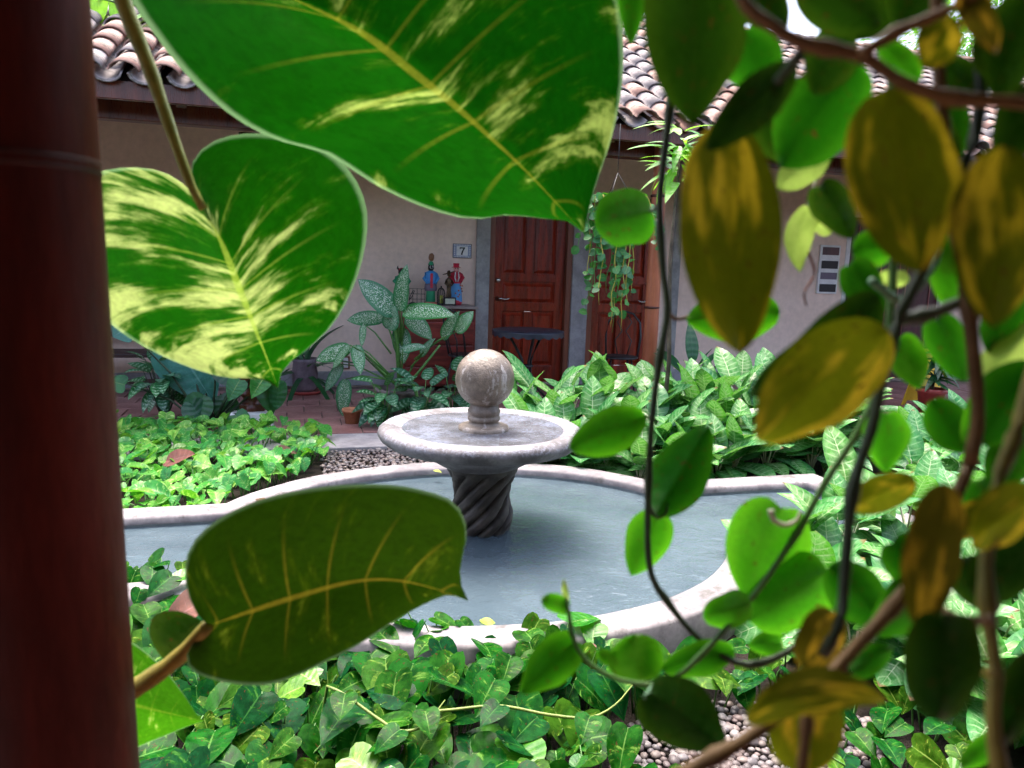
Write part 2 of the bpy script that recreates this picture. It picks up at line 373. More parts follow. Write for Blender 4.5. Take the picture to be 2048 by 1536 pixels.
M['purplepot'] = surf('purple_grey_pot', (0.10, 0.07, 0.085), (0.20, 0.15, 0.17), 7, 0.5)
M['yellow'] = surf('yellow_plastic', (0.62, 0.40, 0.02), (0.72, 0.48, 0.03), 5, 0.4, 0.4, 0)
M['bark'] = surf('bark', (0.05, 0.04, 0.03), (0.14, 0.11, 0.08), 9, 0.9, 0.2, 0.8, 0.02)
M['coir'] = surf('coir_basket', (0.06, 0.035, 0.02), (0.13, 0.08, 0.045), 20, 0.95, 0.1, 1.0, 0.01)
def flat(name, c, rough=0.5, spec=0.4): M[name] = surf(name, tuple(x*.88 for x in c), c, 14, rough, spec, 0.08, 0.002)
for nm, c in dict(fig_green=(0.03, 0.30, 0.14), fig_black=(0.02, 0.015, 0.018), fig_blue=(0.06, 0.28, 0.62), fig_red=(0.60, 0.03, 0.06), fig_pink=(0.70, 0.36, 0.32), fig_brown=(0.25, 0.11, 0.05),
                  fig_grey=(0.16, 0.12, 0.17), fig_sky=(0.10, 0.33, 0.65), fig_white=(0.75, 0.72, 0.70), fig_base=(0.45, 0.13, 0.08), candle=(0.55, 0.60, 0.10), plaque=(0.55, 0.56, 0.42), tile_blue=(0.30, 0.34, 0.50), ink=(0.012, 0.012, 0.02), tile_white=(0.78, 0.77, 0.75)).items(): flat(nm, c)
# plants
M['pothos_near'] = leaf_mat('pothos_leaf', (0.0015, 0.032, 0.003), (0.009, 0.108, 0.008), (0.12, 0.27, 0.045), 'pothos', trans=(0.012, 0.14, 0.004), tlight=(.10, .22, .03), tf=0.28, rough=0.24, spec=0.045, amount=0.60, var=0.45, vk=.03, bk=.03, spots=0.3, rib=(0.10, 0.26, 0.05))
M['pothos_left'] = leaf_mat('pothos_leaf_pale', (0.020, 0.19, 0.026), (0.065, 0.35, 0.05), (0.34, 0.58, 0.20), 'pothos', tf=0.33, rough=0.32, spec=0.2, amount=0.57, var=0.35, vk=.06, bk=.04, spots=0.2)
M['pothos_lime'] = leaf_mat('pothos_leaf_new', (0.03, 0.16, 0.01), (0.07, 0.28, 0.015), (0.22, 0.42, 0.06), 'pothos', tf=0.35, rough=0.3, amount=0.6)
M['silver'] = leaf_mat('silver_vein_leaf', (0.014, 0.135, 0.028), (0.042, 0.245, 0.048), (0.28, 0.48, 0.22), 'silver', tf=0.25, rough=0.27, spec=0.35, rib=(0.55, 0.68, 0.4), var=0.3, vk=0.0, bk=.06, tip=True)
M['speckle'] = leaf_mat('speckled_leaf', (0.016, 0.14, 0.05), (0.04, 0.23, 0.08), (0.68, 0.76, 0.58), 'speckle', tf=0.2, rough=0.35, rib=(0.1, 0.25, 0.1), var=0.2)
M['feather'] = leaf_mat('silver_dark_leaf', (0.010, 0.08, 0.035), (0.03, 0.15, 0.065), (0.32, 0.50, 0.33), 'feather', tf=0.15, rough=0.33, rib=(0.05, 0.14, 0.07))
M['bluegreen'] = leaf_mat('blue_green_leaf', (0.02, 0.13, 0.10), (0.05, 0.22, 0.17), tf=0.2, rough=0.4, rib=(0.12, 0.30, 0.24))
M['darkleaf'] = leaf_mat('dark_green_leaf', (0.006, 0.05, 0.02), (0.015, 0.09, 0.035), tf=0.15, rough=0.35, rib=(0.03, 0.10, 0.05))
M['midleaf'] = leaf_mat('mid_green_leaf', (0.015, 0.12, 0.03), (0.04, 0.22, 0.05), tf=0.25, rough=0.35)
M['limeleaf'] = leaf_mat('lime_leaf', (0.10, 0.30, 0.02), (0.22, 0.50, 0.05), tf=0.4, rough=0.35, trans=(0.35, 0.8, 0.05), rib=(0.4, 0.5, 0.1))
M['treeleaf'] = leaf_mat('tree_leaf', (0.02, 0.11, 0.015), (0.07, 0.25, 0.03), tf=0.35, rough=0.45, trans=(0.2, 0.6, 0.04), var=0.1)
# near foliage that the courtyard light shines through
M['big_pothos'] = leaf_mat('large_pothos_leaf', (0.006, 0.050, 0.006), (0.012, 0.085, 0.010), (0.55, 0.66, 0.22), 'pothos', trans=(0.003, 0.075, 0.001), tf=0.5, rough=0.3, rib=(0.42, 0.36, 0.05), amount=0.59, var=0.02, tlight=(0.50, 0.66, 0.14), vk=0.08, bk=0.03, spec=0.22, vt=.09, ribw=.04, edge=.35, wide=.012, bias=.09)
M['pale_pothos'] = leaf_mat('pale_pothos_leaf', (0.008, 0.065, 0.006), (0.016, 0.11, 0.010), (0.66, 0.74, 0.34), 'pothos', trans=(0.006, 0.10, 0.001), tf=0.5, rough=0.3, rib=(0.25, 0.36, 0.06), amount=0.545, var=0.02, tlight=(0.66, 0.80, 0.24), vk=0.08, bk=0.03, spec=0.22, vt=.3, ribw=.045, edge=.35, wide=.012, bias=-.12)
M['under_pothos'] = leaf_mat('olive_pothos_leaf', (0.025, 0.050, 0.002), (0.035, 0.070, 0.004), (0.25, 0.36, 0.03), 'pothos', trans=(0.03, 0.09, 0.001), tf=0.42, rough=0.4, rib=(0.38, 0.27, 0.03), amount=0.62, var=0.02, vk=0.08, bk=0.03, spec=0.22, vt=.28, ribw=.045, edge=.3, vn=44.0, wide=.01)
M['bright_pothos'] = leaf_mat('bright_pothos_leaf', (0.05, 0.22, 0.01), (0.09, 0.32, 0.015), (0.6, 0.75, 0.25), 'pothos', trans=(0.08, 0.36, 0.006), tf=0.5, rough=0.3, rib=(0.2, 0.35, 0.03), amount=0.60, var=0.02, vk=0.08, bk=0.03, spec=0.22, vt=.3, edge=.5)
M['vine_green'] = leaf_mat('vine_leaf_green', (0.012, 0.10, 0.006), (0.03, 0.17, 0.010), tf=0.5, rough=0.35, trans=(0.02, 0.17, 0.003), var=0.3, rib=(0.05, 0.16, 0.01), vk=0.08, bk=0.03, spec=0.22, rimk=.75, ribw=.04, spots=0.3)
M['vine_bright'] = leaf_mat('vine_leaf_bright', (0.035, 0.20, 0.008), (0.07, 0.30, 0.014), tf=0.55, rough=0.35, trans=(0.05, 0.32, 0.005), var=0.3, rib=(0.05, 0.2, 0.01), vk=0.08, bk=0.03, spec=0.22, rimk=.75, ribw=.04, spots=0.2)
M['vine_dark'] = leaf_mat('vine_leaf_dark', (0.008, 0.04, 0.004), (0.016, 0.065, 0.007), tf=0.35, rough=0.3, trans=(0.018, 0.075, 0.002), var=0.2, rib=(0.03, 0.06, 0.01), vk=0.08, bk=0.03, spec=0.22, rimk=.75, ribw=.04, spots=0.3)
M['vine_olive'] = leaf_mat('vine_leaf_olive', (0.065, 0.07, 0.003), (0.11, 0.11, 0.004), (0.46, 0.34, 0.03), 'glow', tf=0.45, rough=0.4, trans=(0.10, 0.12, 0.002), var=0.1, rib=(0.14, 0.12, 0.01), tlight=(0.55, 0.40, 0.015), vk=0.08, bk=0.03, spec=0.22, spots=0.35)
M['vine_brown'] = leaf_mat('vine_leaf_brown_olive', (0.055, 0.045, 0.004), (0.10, 0.08, 0.006), (0.42, 0.29, 0.03), 'glow', tf=0.4, rough=0.4, trans=(0.12, 0.10, 0.005), var=0.1, rib=(0.1, 0.07, 0.01), tlight=(0.55, 0.32, 0.02), vk=0.08, bk=0.03, spec=0.22, spots=0.35)
M['vine_yellow'] = leaf_mat('vine_leaf_yellow', (0.20, 0.22, 0.012), (0.30, 0.31, 0.016), (0.75, 0.48, 0.03), 'glow', tf=0.5, rough=0.4, trans=(0.26, 0.30, 0.006), var=0.1, rib=(0.2, 0.2, 0.01), tlight=(0.85, 0.62, 0.03), vk=0.08, bk=0.03, spec=0.22, spots=0.35)
M['vine_pale'] = leaf_mat('vine_leaf_pale', (0.30, 0.42, 0.06), (0.50, 0.60, 0.16), tf=0.45, rough=0.35, trans=(0.6, 0.85, 0.15), var=0.1, rib=(0.5, 0.6, 0.2), vk=0.08, bk=0.03, spec=0.22)
M['stem_green'] = surf('green_stem', (0.05, 0.14, 0.03), (0.10, 0.24, 0.05), 20, 0.5)
M['stem_dark'] = surf('dark_stem', (0.015, 0.03, 0.012), (0.04, 0.07, 0.03), 20, 0.5)
M['stem_blue'] = surf('waxy_green_stem', (0.10, 0.24, 0.13), (0.16, 0.36, 0.20), 20, 0.45)
M['stem_brown'] = surf('brown_stem', (0.09, 0.05, 0.015), (0.17, 0.095, 0.025), 30, 0.6)
M['stem_yellow'] = surf('yellow_stem', (0.30, 0.26, 0.04), (0.46, 0.38, 0.06), 25, 0.5)
M['stem_pale'] = surf('pale_stem', (0.40, 0.42, 0.30), (0.58, 0.56, 0.44), 20, 0.55)
M['rib_light'] = leaf_mat('pale_leaf_rib', (0.16, 0.20, 0.03), (0.24, 0.28, 0.05), tf=0.5, trans=(0.5, 0.6, 0.08), vk=0, bk=0)
M['rib_gold'] = leaf_mat('golden_leaf_rib', (0.30, 0.22, 0.03), (0.42, 0.30, 0.04), tf=0.5, trans=(0.6, 0.45, 0.06), vk=0, bk=0)
M['stem_olive'] = surf('olive_stem', (0.10, 0.10, 0.015), (0.22, 0.18, 0.03), 25, 0.5)
M['runner'] = surf('yellow_green_runner', (0.11, 0.17, 0.03), (0.20, 0.27, 0.05), 25, 0.5)
M['tendril'] = surf('red_tendril', (0.16, 0.05, 0.03), (0.24, 0.08, 0.05), 20, 0.6)
M['petiole'] = surf('leaf_stalk', (0.17, 0.22, 0.03), (0.30, 0.34, 0.06), 25, 0.45)
M['deadleaf'] = leaf_mat('dead_leaf', (0.07, 0.032, 0.015), (0.13, 0.06, 0.03), tf=0.15, rough=0.7, trans=(0.10, 0.05, 0.02), rib=(0.2, 0.1, 0.08))
def pebble_mat():
    m, nt = newmat('river_pebble'); g = NT(nt)
    oi = g.n('ShaderNodeObjectInfo'); geo = g.n('ShaderNodeNewGeometry')
    r = g.math('FRACT', g.math('ADD', oi.outputs['Random'], geo.outputs['Random Per Island']))
    cr = g.n('ShaderNodeValToRGB'); g.put(cr.inputs[0], r)
    e = cr.color_ramp.elements; e[0].position = 0; e[0].color = (0.05, 0.04, 0.045, 1); e[1].position = 1; e[1].color = (0.21, 0.19, 0.185, 1)
    for p_, c_ in ((0.25, (0.12, 0.085, 0.08, 1)), (0.5, (0.135, 0.11, 0.10, 1)), (0.75, (0.085, 0.078, 0.09, 1))):
        q = e.new(p_); q.color = c_
    f = g.noise(g.coord('Object'), 40, 4, 0.6)
    col = g.mix(g.math('MULTIPLY', g.ramp(f, 0.4, 0.7), 0.4), cr.outputs[0], (0.22, 0.20, 0.195))
    g.out(g.bsdf(col, 0.5, 0.4, 0, g.bump(f, 0.2, 0.003)).outputs[0]); return m
M['pebble'] = pebble_mat()
def water_mat(name, tint, rscale, bstr, bdist, murk=(0.2, 0.25, 0.29), mfac=0.0):
    m, nt = newmat(name); g = NT(nt); v = g.coord('Object')
    h = g.math('ADD', g.noise(v, rscale, 3, 0.5, 0.6), g.math('MULTIPLY', g.noise(v, rscale*4.3, 2, 0.5, 0.4), 0.22))
    nrm = g.bump(h, bstr, bdist)
    fr = g.n('ShaderNodeFresnel'); fr.inputs[0].default_value = 1.33; g.put(fr.inputs['Normal'], nrm)
    gl = g.n('ShaderNodeBsdfGlossy'); gl.inputs['Roughness'].default_value = 0.04; g.put(gl.inputs['Normal'], nrm)
    tr = g.n('ShaderNodeBsdfTransparent'); tr.inputs[0].default_value = (*tint, 1)
    df = g.n('ShaderNodeBsdfDiffuse'); g.put(df.inputs[0], g.mix(g.ramp(g.noise(v, 2.5, 4, .6, .5), .35, .65), (murk[0]*.75, murk[1]*.78, murk[2]*.8), murk))
    mk = g.n('ShaderNodeMixShader'); mk.inputs[0].default_value = mfac; nt.links.new(tr.outputs[0], mk.inputs[1]); nt.links.new(df.outputs[0], mk.inputs[2])
    mx = g.n('ShaderNodeMixShader'); nt.links.new(fr.outputs[0], mx.inputs[0]); nt.links.new(mk.outputs[0], mx.inputs[1]); nt.links.new(gl.outputs[0], mx.inputs[2])
    g.out(mx.outputs[0]); return m
M['water'] = water_mat('pool_water', (0.55, 0.66, 0.72), 9.0, 0.45, 0.03, (0.092, 0.128, 0.152), 0.72)
M['bowlwater'] = water_mat('bowl_water', (0.85, 0.90, 0.95), 11.0, 0.25, 0.01)

# ------------------------------------------------------------------ leaf meshes
SHAPES = {
 'heart': [(0, 0), (.16, -.09), (.34, -.06), (.43, .12), (.42, .34), (.31, .62), (.15, .85), (.04, .96), (0, 1.03)],
 'ovate': [(0, 0), (.14, .02), (.26, .13), (.32, .32), (.29, .55), (.19, .77), (.08, .92), (0, 1.0)],
 'round': [(0, 0), (.20, .0), (.38, .12), (.45, .34), (.42, .58), (.28, .80), (.12, .93), (0, 1.0)],
 'broad': [(0, 0), (.12, .02), (.22, .12), (.27, .32), (.255, .55), (.18, .77), (.07, .93), (0, 1.0)],
 'lance': [(0, 0), (.05, .03), (.11, .15), (.14, .35), (.125, .6), (.07, .83), (.02, .95), (0, 1.0)],
 'strap': [(0, 0), (.045, .02), (.055, .2), (.05, .5), (.035, .8), (.015, .95), (0, 1.0)],
}
def leaf_mesh(name, shape, mat, rows=8, half=2, droop=0.25, fold=0.15, wave=0.02, twist=0.0, seed=0):
    rnd = random.Random(seed); mb = MB()
    edge = catmull([(x, y, 0) for x, y in SHAPES[shape]], rows + 1)
    cols = [i / half for i in range(-half, half + 1)]
    ph = rnd.random() * 6
    V = []; UV = []
    for i in range(rows + 1):
        s = i / rows; mid = Vector((0, s ** 1.0, 0)); e = edge[i]
        if i == rows: mid = Vector((0, e.y, 0))
        for c in cols:
            a = abs(c); x = e.x * a * (1 if c >= 0 else -1); y = mid.y * (1 - a) + e.y * a
            z = -droop * y * abs(y) + fold * abs(x) - 0.25 * fold * a * a * e.x + wave * a * math.sin(s * 9 + ph + (1.5 if c > 0 else 0)) + twist * x * y
            V.append((x, y, z)); UV.append((c * .5 + .5, s))
    n = len(cols); F = []
    for i in range(rows):
        for k in range(n - 1): F.append((i*n+k, i*n+k+1, (i+1)*n+k+1, (i+1)*n+k))
    mb.add(V, F, True, 0, UV)
    return mb.mesh(name, mat)
def leafset(name, shape, mat, n=3, **kw):
    out = []
    for i in range(n):
        r = random.Random(hash((name, i)) & 0xffff if False else i * 17 + len(name))
        k = dict(kw); k['droop'] = kw.get('droop', .25) * r.uniform(.5, 1.5); k['fold'] = kw.get('fold', .15) * r.uniform(.5, 1.6); k['twist'] = r.uniform(-.2, .2)
        out.append(leaf_mesh(name, shape, mat, seed=i, **k))
    return out
def pt_in(poly, x, y):
    ins = False; j = len(poly) - 1
    for i in range(len(poly)):
        xi, yi = poly[i]; xj, yj = poly[j]
        if (yi > y) != (yj > y) and x < (xj - xi) * (y - yi) / (yj - yi) + xi: ins = not ins
        j = i
    return ins
def scatter(poly, dmin, nmax, seed, tries=6000):
    r = random.Random(seed); xs = [p[0] for p in poly]; ys = [p[1] for p in poly]; P = []; cell = {}
    for _ in range(tries):
        x = r.uniform(min(xs), max(xs)); y = r.uniform(min(ys), max(ys))
        if not pt_in(poly, x, y): continue
        ck = (int(x / dmin), int(y / dmin)); ok = True
        for a in (-1, 0, 1):
            for b in (-1, 0, 1):
                for q in cell.get((ck[0]+a, ck[1]+b), ()):
                    if (q[0]-x)**2 + (q[1]-y)**2 < dmin*dmin: ok = False
        if ok: P.append((x, y)); cell.setdefault(ck, []).append((x, y))
        if len(P) >= nmax: break
    return P

# ================================================================== SETTING
g0 = MB().add([(-200, -200, -.05), (200, -200, -.05), (200, 200, -.05), (-200, 200, -.05)], [(0, 1, 2, 3)])
setkind(g0.build('ground', M['soil']), 'structure')

# corridor floor of the house across the garden, with its clay tiles
fl = setkind(bpy.data.objects.new('corridor_floor', None), 'structure'); link(fl); fl.matrix_world = HM
setkind(fl, 'structure')
b = MB(); b.box(-6, 14, -2.34, 0.0, -.06, -.012); b.build('floor_bed', M['grout'], fl)
TW, TL = 0.30, 0.30
tm = []
for k in range(3):
    b = MB(); b.bbox(-TW/2+.006, TW/2-.006, -TL/2+.006, TL/2-.006, -.02, 0.0, .004); tm.append(b.mesh('floor_tile', M['terra_floor']))
cnt = 0; rest = MB()
rr = random.Random(3)
for i in range(-20, 46):
    for j in range(8):
        x = i * TW + (0.15 if j % 2 else 0); y = -2.34 + TL * (j + .5)
        if y > -.1: continue
        px, py = project(HW(x, y, 0)); z = rr.uniform(-.002, .002)
        if 150 < px < 1100 and cnt < 200:
            inst('floor_tile', tm[cnt % 3], fl, Matrix.Translation((x, y, z)) @ Matrix.Rotation(rr.choice((0, math.pi/2, math.pi)), 4, 'Z')); cnt += 1
        else: rest.box(x-TW/2+.006, x+TW/2-.006, y-TL/2+.006, y+TL/2-.006, -.02, z)
setkind(rest.build('floor_tiles', M['terra_floor'], fl), 'stuff')
b = MB(); b.bbox(-6, 14, -2.80, -2.345, -.06, -.006, .008); kb = b.build('kerb', M['palecon']); kb.matrix_world = HM; setkind(kb, 'structure')

# ------------------------------------------------------------------ house across the garden
house = thing('courtyard_house', 'long low plastered house with clay tile roof and panelled wooden doors across the garden', 'building', W0, YAW)
def S(px, py=600, y=0.0): return hl(px, py, y).x
def Z(px, py, y=0.0): return hl(px, py, y).z
d1a, d1b = S(987), S(1130)
d2a, d2b = S(1184), S(1306)
d3a, d3b = S(1690), S(1880)
H = 3.2; DH = 2.12
def wallseg(a, b_, z0=0.0, z1=H):
    q = MB(); q.box(a, b_, 0.0, .30, z0 - .05 if z0 == 0 else z0, z1); q.build('wall', M['plaster'], house)
F_ = .065                                   # door frame width
wallseg(-5.0, d1a - F_)
wallseg(d1b + F_, d2a - F_)
wallseg(d2b + F_, d3a - F_); wallseg(d3b + F_, 12.0)
for a, b_ in ((d1a, d1b), (d2a, d2b), (d3a, d3b)): wallseg(a - F_, b_ + F_, DH + F_, H)
def door(a, b_, wmat, fmat, handle_left, lbl, panels=True):
    f = MB()
    f.bbox(a - F_, a, -.012, .16, 0, DH, .006); f.bbox(b_, b_ + F_, -.012, .16, 0, DH, .006); f.bbox(a - F_, b_ + F_, -.012, .16, DH + .001, DH + F_, .006)
    f.build('door_frame', fmat, house)
    w = b_ - a; st = .115; d = MB(); yb, yf = .10, .055
    mid = (a + b_) / 2
    rails = [(.0, .20), (.83, .94), (1.17, 1.27), (DH - .13, DH - .004)] if panels else [(0, .12), (DH - .12, DH - .004)]
    d.bbox(a + .003, a + st, yf, yb, .01, DH - .003, .004); d.bbox(b_ - st, b_ - .003, yf, yb, .01, DH - .003, .004)
    for z0, z1 in rails: d.bbox(a + st - .002, b_ - st + .002, yf + .001, yb, z0 + .01, z1, .004)
    if panels:
        d.bbox(mid - .05, mid + .05, yf + .001, yb, .205, .835, .004); d.bbox(mid - .05, mid + .05, yf + .001, yb, 1.265, DH - .125, .004)
    dr = d.build('door', wmat, house); dr['label'] = lbl
    def pan(x0, x1, z0, z1):
        q = MB(); q.box(x0 - .01, x1 + .01, yf + .028, yb - .004, z0 - .01, z1 + .01)
        # raised field
        v = [(x0+.012, yf+.028, z0+.012), (x1-.012, yf+.028, z0+.012), (x1-.012, yf+.028, z1-.012), (x0+.012, yf+.028, z1-.012),
             (x0+.045, yf+.008, z0+.045), (x1-.045, yf+.008, z0+.045), (x1-.045, yf+.008, z1-.045), (x0+.045, yf+.008, z1-.045)]
        q.add(v, [(4, 5, 6, 7), (0, 1, 5, 4), (1, 2, 6, 5), (2, 3, 7, 6), (3, 0, 4, 7)]); q.build('panel', wmat, dr)
    if panels:
        for x0, x1 in ((a + st, mid - .05), (mid + .05, b_ - st)): pan(x0, x1, .21, .83); pan(x0, x1, 1.27, DH - .13)
        pan(a + st, b_ - st, .94, 1.17)
    hx = a + .06 if handle_left else b_ - .06; sg = 1 if handle_left else -1
    q = MB(); q.lathe([(.0, -.004), (.03, -.004), (.03, .006), (.014, .012), (.012, .05)], 0, 0, 14)
    q.v = [(hx + x, yf - z, .98 + y) for x, y, z in q.v]
    q.tube([(hx, yf - .05, .98), (hx + sg*.03, yf - .055, .985), (hx + sg*.07, yf - .052, .975), (hx + sg*.11, yf - .05, .98), (hx + sg*.13, yf - .05, .995)], [.011, .011, .009, .009, .007])
    q.build('handle', M['chrome'], dr)
    q = MB(); q.lathe([(.0, .03), (.018, .03), (.026, .018), (.028, 0)], 0, 0, 14); q.v = [(hx + x, yf - z, 1.19 + y) for x, y, z in q.v]
    q.build('lock', M['chrome'], dr)
    return dr
door(d1a, d1b, M['redwood'], M['frame'], True, 'red varnished panelled door behind the round table')
door(d2a, d2b, M['redwood'], M['frame'], False, 'dark red panelled door behind the hanging plant')
# maroon shuttered door at the far right with raised pale beads
dr3 = MB()
f3 = MB(); f3.bbox(d3a - F_, d3a, -.012, .16, 0, DH, .006); f3.bbox(d3b, d3b + F_, -.012, .16, 0, DH, .006); f3.bbox(d3a - F_, d3b + F_, -.012, .16, DH + .001, DH + F_, .006)
f3.build('door_frame', M['white'], house)
dr3.bbox(d3a + .003, (d3a + d3b)/2 - .003, .05, .09, .01, DH - .004, .004); dr3.bbox((d3a + d3b)/2 + .003, d3b - .003, .05, .09, .01, DH - .004, .004)
do3 = dr3.build('door', M['maroon'], house); do3['label'] = 'maroon double door with thin pink beads in a white frame'
for t in (.10, .36, .44, .56, .64, .90):
    x = d3a + (d3b - d3a) * t; q = MB(); q.bbox(x - .007, x + .007, .036, .0495, .12, DH - .12, .003); q.build('bead', M['pinkline'], do3)
# pilasters, skirting
q = MB(); q.bbox(S(949), d1a - F_ - .001, -.05, -.0015, -.02, H - .1, .008); q.build('pilaster', M['concrete'], house)
q = MB(); q.bbox(d1b + F_ + .002, d2a - F_ - .002, -.035, -.0015, -.02, H - .1, .008); q.build('pilaster', M['palecon'], house)
q = MB(); q.bbox(S(1338), S(1354), -.03, -.0015, -.02, H - .1, .008); q.build('pilaster', M['concrete'], house)
for a, b_ in ((-5.0, S(949) - .002), (S(1354) + .002, d3a - F_ - .01), (d3b + F_ + .01, 12)):
    q = MB(); q.bbox(a, b_, -.022, -.0012, 0.001, .16, .006); q.build('skirting', M['skirting'], house)
# roof
PITCH = rad(26); EY, EZ = -2.25, 2.58
ct, stn = math.cos(PITCH), math.sin(PITCH)
def RP(x, t, h=0.0): return Vector((x, EY + t*ct - h*stn, EZ + t*stn + h*ct))
q = MB()
v = [RP(-6, -.02, -.03), RP(13, -.02, -.03), RP(13, 5.4, -.03), RP(-6, 5.4, -.03), RP(-6, -.02, 0), RP(13, -.02, 0), RP(13, 5.4, 0), RP(-6, 5.4, 0)]
q.add(v, [(0, 3, 2, 1), (4, 5, 6, 7), (0, 1, 5, 4), (1, 2, 6, 5), (2, 3, 7, 6), (3, 0, 4, 7)]); roof = q.build('roof', M['deck'], house)
roof['label'] = 'sloping roof of old curved clay tiles over dark boards'
def tile_mesh(name, mat, cover):
    bm_ = MB(); V = []; F = []; n = 7; L = .43
    for i, (y, r) in enumerate(((0, .108), (L * .5, .1), (L, .092))):
        for lay, dr_ in ((0, 0), (1, -.014)):
            for k in range(n + 1):
                a = math.pi * (0.04 + 0.92 * k / n); rr_ = r + dr_
                x = math.cos(a) * rr_; z = math.sin(a) * rr_ * .75
                V.append((x, y, z if cover else -z))
    m = n + 1
    for i in range(2):
        for k in range(n):
            a = i*2*m + k; c = (i+1)*2*m + k
            F.append((a, a+1, c+1, c)); F.append((a+m, c+m, c+m+1, a+m+1))
    for i in (0, 2):
        for k in range(n): a = i*2*m + k; F.append((a, a+m, a+m+1, a+1))
    for k in (0, n):
        for i in range(2): a = i*2*m + k; c = (i+1)*2*m + k; F.append((a, c, c+m, a+m))
    bm_.add(V, F, True)
    return bm_
rr = random.Random(11)
cov = [tile_mesh('c', None, True).mesh('roof_tile', M[m]) for m in ('tile', 'tile2')]
pan_ = [tile_mesh('p', None, False).mesh('roof_tile', M[m]) for m in ('tile', 'tile2')]
tc = tile_mesh('c', None, True); tp = tile_mesh('p', None, False)
stuff = MB(); nt_ = 0; cand = []
for ci in range(-24, 52):
    for row in range(16):
        for cover in (True, False):
            x = ci * .25 + (0 if cover else .125); t = row * .335 + (-.06 if cover else -.10)
            h = .075 if cover else .088
            base = RP(x + rr.uniform(-.012, .012), t, h)
            m = Matrix.Translation(base) @ Matrix.Rotation(PITCH - rad(2.2) , 4, 'X') @ Matrix.Rotation(rr.uniform(-.03, .03), 4, 'Z') @ Matrix.Rotation(rr.uniform(-.03, .03), 4, 'Y')
            px, py = project(HM @ base); k = 1 if rr.random() < .55 else 0
            vis = (140 < px < 410 and row < 5) or (1215 < px < 1350 and row < 12) or (1885 < px < 2090 and row < 8)
            cand.append((0 if vis else 1, row, cover, m, k))
cand.sort(key=lambda c: (c[0], c[1]))
for vis, row, cover, m, k in cand:
    if vis == 0 and nt_ < 290:
        inst('roof_tile', (cov if cover else pan_)[k], roof, m); nt_ += 1
    else:
        src = tc if cover else tp
        stuff.add([m @ Vector(p) for p in src.v], src.f, True, k)
setkind(stuff.build('roof_tiles', [M['tile'], M['tile2']], roof), 'stuff')
q = MB(); e0 = RP(0, -.03, -.035); q.bbox(-6, 13, e0.y - .03, e0.y - .005, e0.z - .09, e0.z + .035, .004); q.build('eave_board', M['postwood'], house)
for i in range(-9, 19):
    x = i * .68 + .2; q = MB(); a = RP(x, -.12 if False else .0, -.10); bq = RP(x, 2.55, -.10); d = Vector((0, ct, stn)) ; n = Vector((0, -stn, ct))
    V = []
    for p in (a, bq):
        for sx, sh in ((-.035, -.06), (.035, -.06), (.035, .066), (-.035, .066)): V.append(p + Vector((sx, 0, 0)) + n*sh)
    q.add(V, [(0, 1, 2, 3), (7, 6, 5, 4), (0, 4, 5, 1), (1, 5, 6, 2), (2, 6, 7, 3), (3, 7, 4, 0)]); q.build('rafter', M['postwood'], house)
q = MB(); q.bbox(-6, 13, -1.93, -1.79, 2.36, 2.50, .008); q.build('beam', M['postwood'], house)
# turned posts on white plinths carry the beam
pz = [(0.0, .11), (.11, .11), (.11, .16), (.085, .18), (.075, .21), (.10, .235), (.10, .26), (.078, .285), (.088, .33), (.095, .40), (.088, .47), (.07, .53), (.082, .56), (.082, .60), (.062, .64), (.058, 1.2), (.062, 1.9), (.08, 1.95), (.08, 2.0), (.065, 2.05), (.065, 2.34), (0, 2.34)]
for px in (506, ):
    sx = S(px, 840, -1.85)
    for k, dx in enumerate((0.0, -3.3, 9.0)):
        q = MB(); q.lathe(pz[1:], sx + dx, -1.85, 18); q.bbox(sx+dx-.1, sx+dx+.1, -1.95, -1.75, .112, .17, .006)
        po = q.build('post', M['postwood'], house)
        q = MB(); q.bbox(sx+dx-.17, sx+dx+.17, -2.02, -1.68, -.01, .110, .012); q.build('plinth', M['white'], po)

# ------------------------------------------------------------------ unseen near corridor shading the camera, roof pitch and wall tone tuned for light
NM = Matrix.Translation((0, 0.75, 0)) @ Matrix.Rotation(YAW, 4, 'Z')
near = thing('near_corridor', 'unseen tiled roof and plain wall of the corridor the photograph is taken from', 'building', (0, .75, 0), YAW)
NPI = rad(5)
def NP(x, t, h=0.0): return Vector((x, -t*math.cos(NPI), 2.60 + t*math.sin(NPI) + h))
q = MB(); v = [NP(-7, 0, 0), NP(9, 0, 0), NP(9, 3.6, 0), NP(-7, 3.6, 0), NP(-7, 0, .05), NP(9, 0, .05), NP(9, 3.6, .05), NP(-7, 3.6, .05)]
q.add(v, [(0, 1, 2, 3), (7, 6, 5, 4), (0, 4, 5, 1), (1, 5, 6, 2), (2, 6, 7, 3), (3, 7, 4, 0)]); q.build('roof', M['deck'], near)
st2 = MB()
for ci in range(-28, 36):
    for row in range(10):
        for cover in (True, False):
            m = Matrix.Translation(NP(ci*.25 + (0 if cover else .125), row*.335 - .06, .14 if cover else .155)) @ Matrix.Rotation(math.pi, 4, 'Z') @ Matrix.Rotation(NPI, 4, 'X')
            src = tc if cover else tp; st2.add([m @ Vector(p) for p in src.v], src.f, True, (ci*7 + row*3) % 2)
setkind(st2.build('roof_tiles', [M['tile'], M['tile2']], near), 'stuff')
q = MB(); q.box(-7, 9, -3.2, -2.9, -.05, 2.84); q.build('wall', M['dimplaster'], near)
q = MB(); q.box(-7, 9, -2.899, -.35, -.06, -.004); q.build('floor', M['terra_floor'], near)

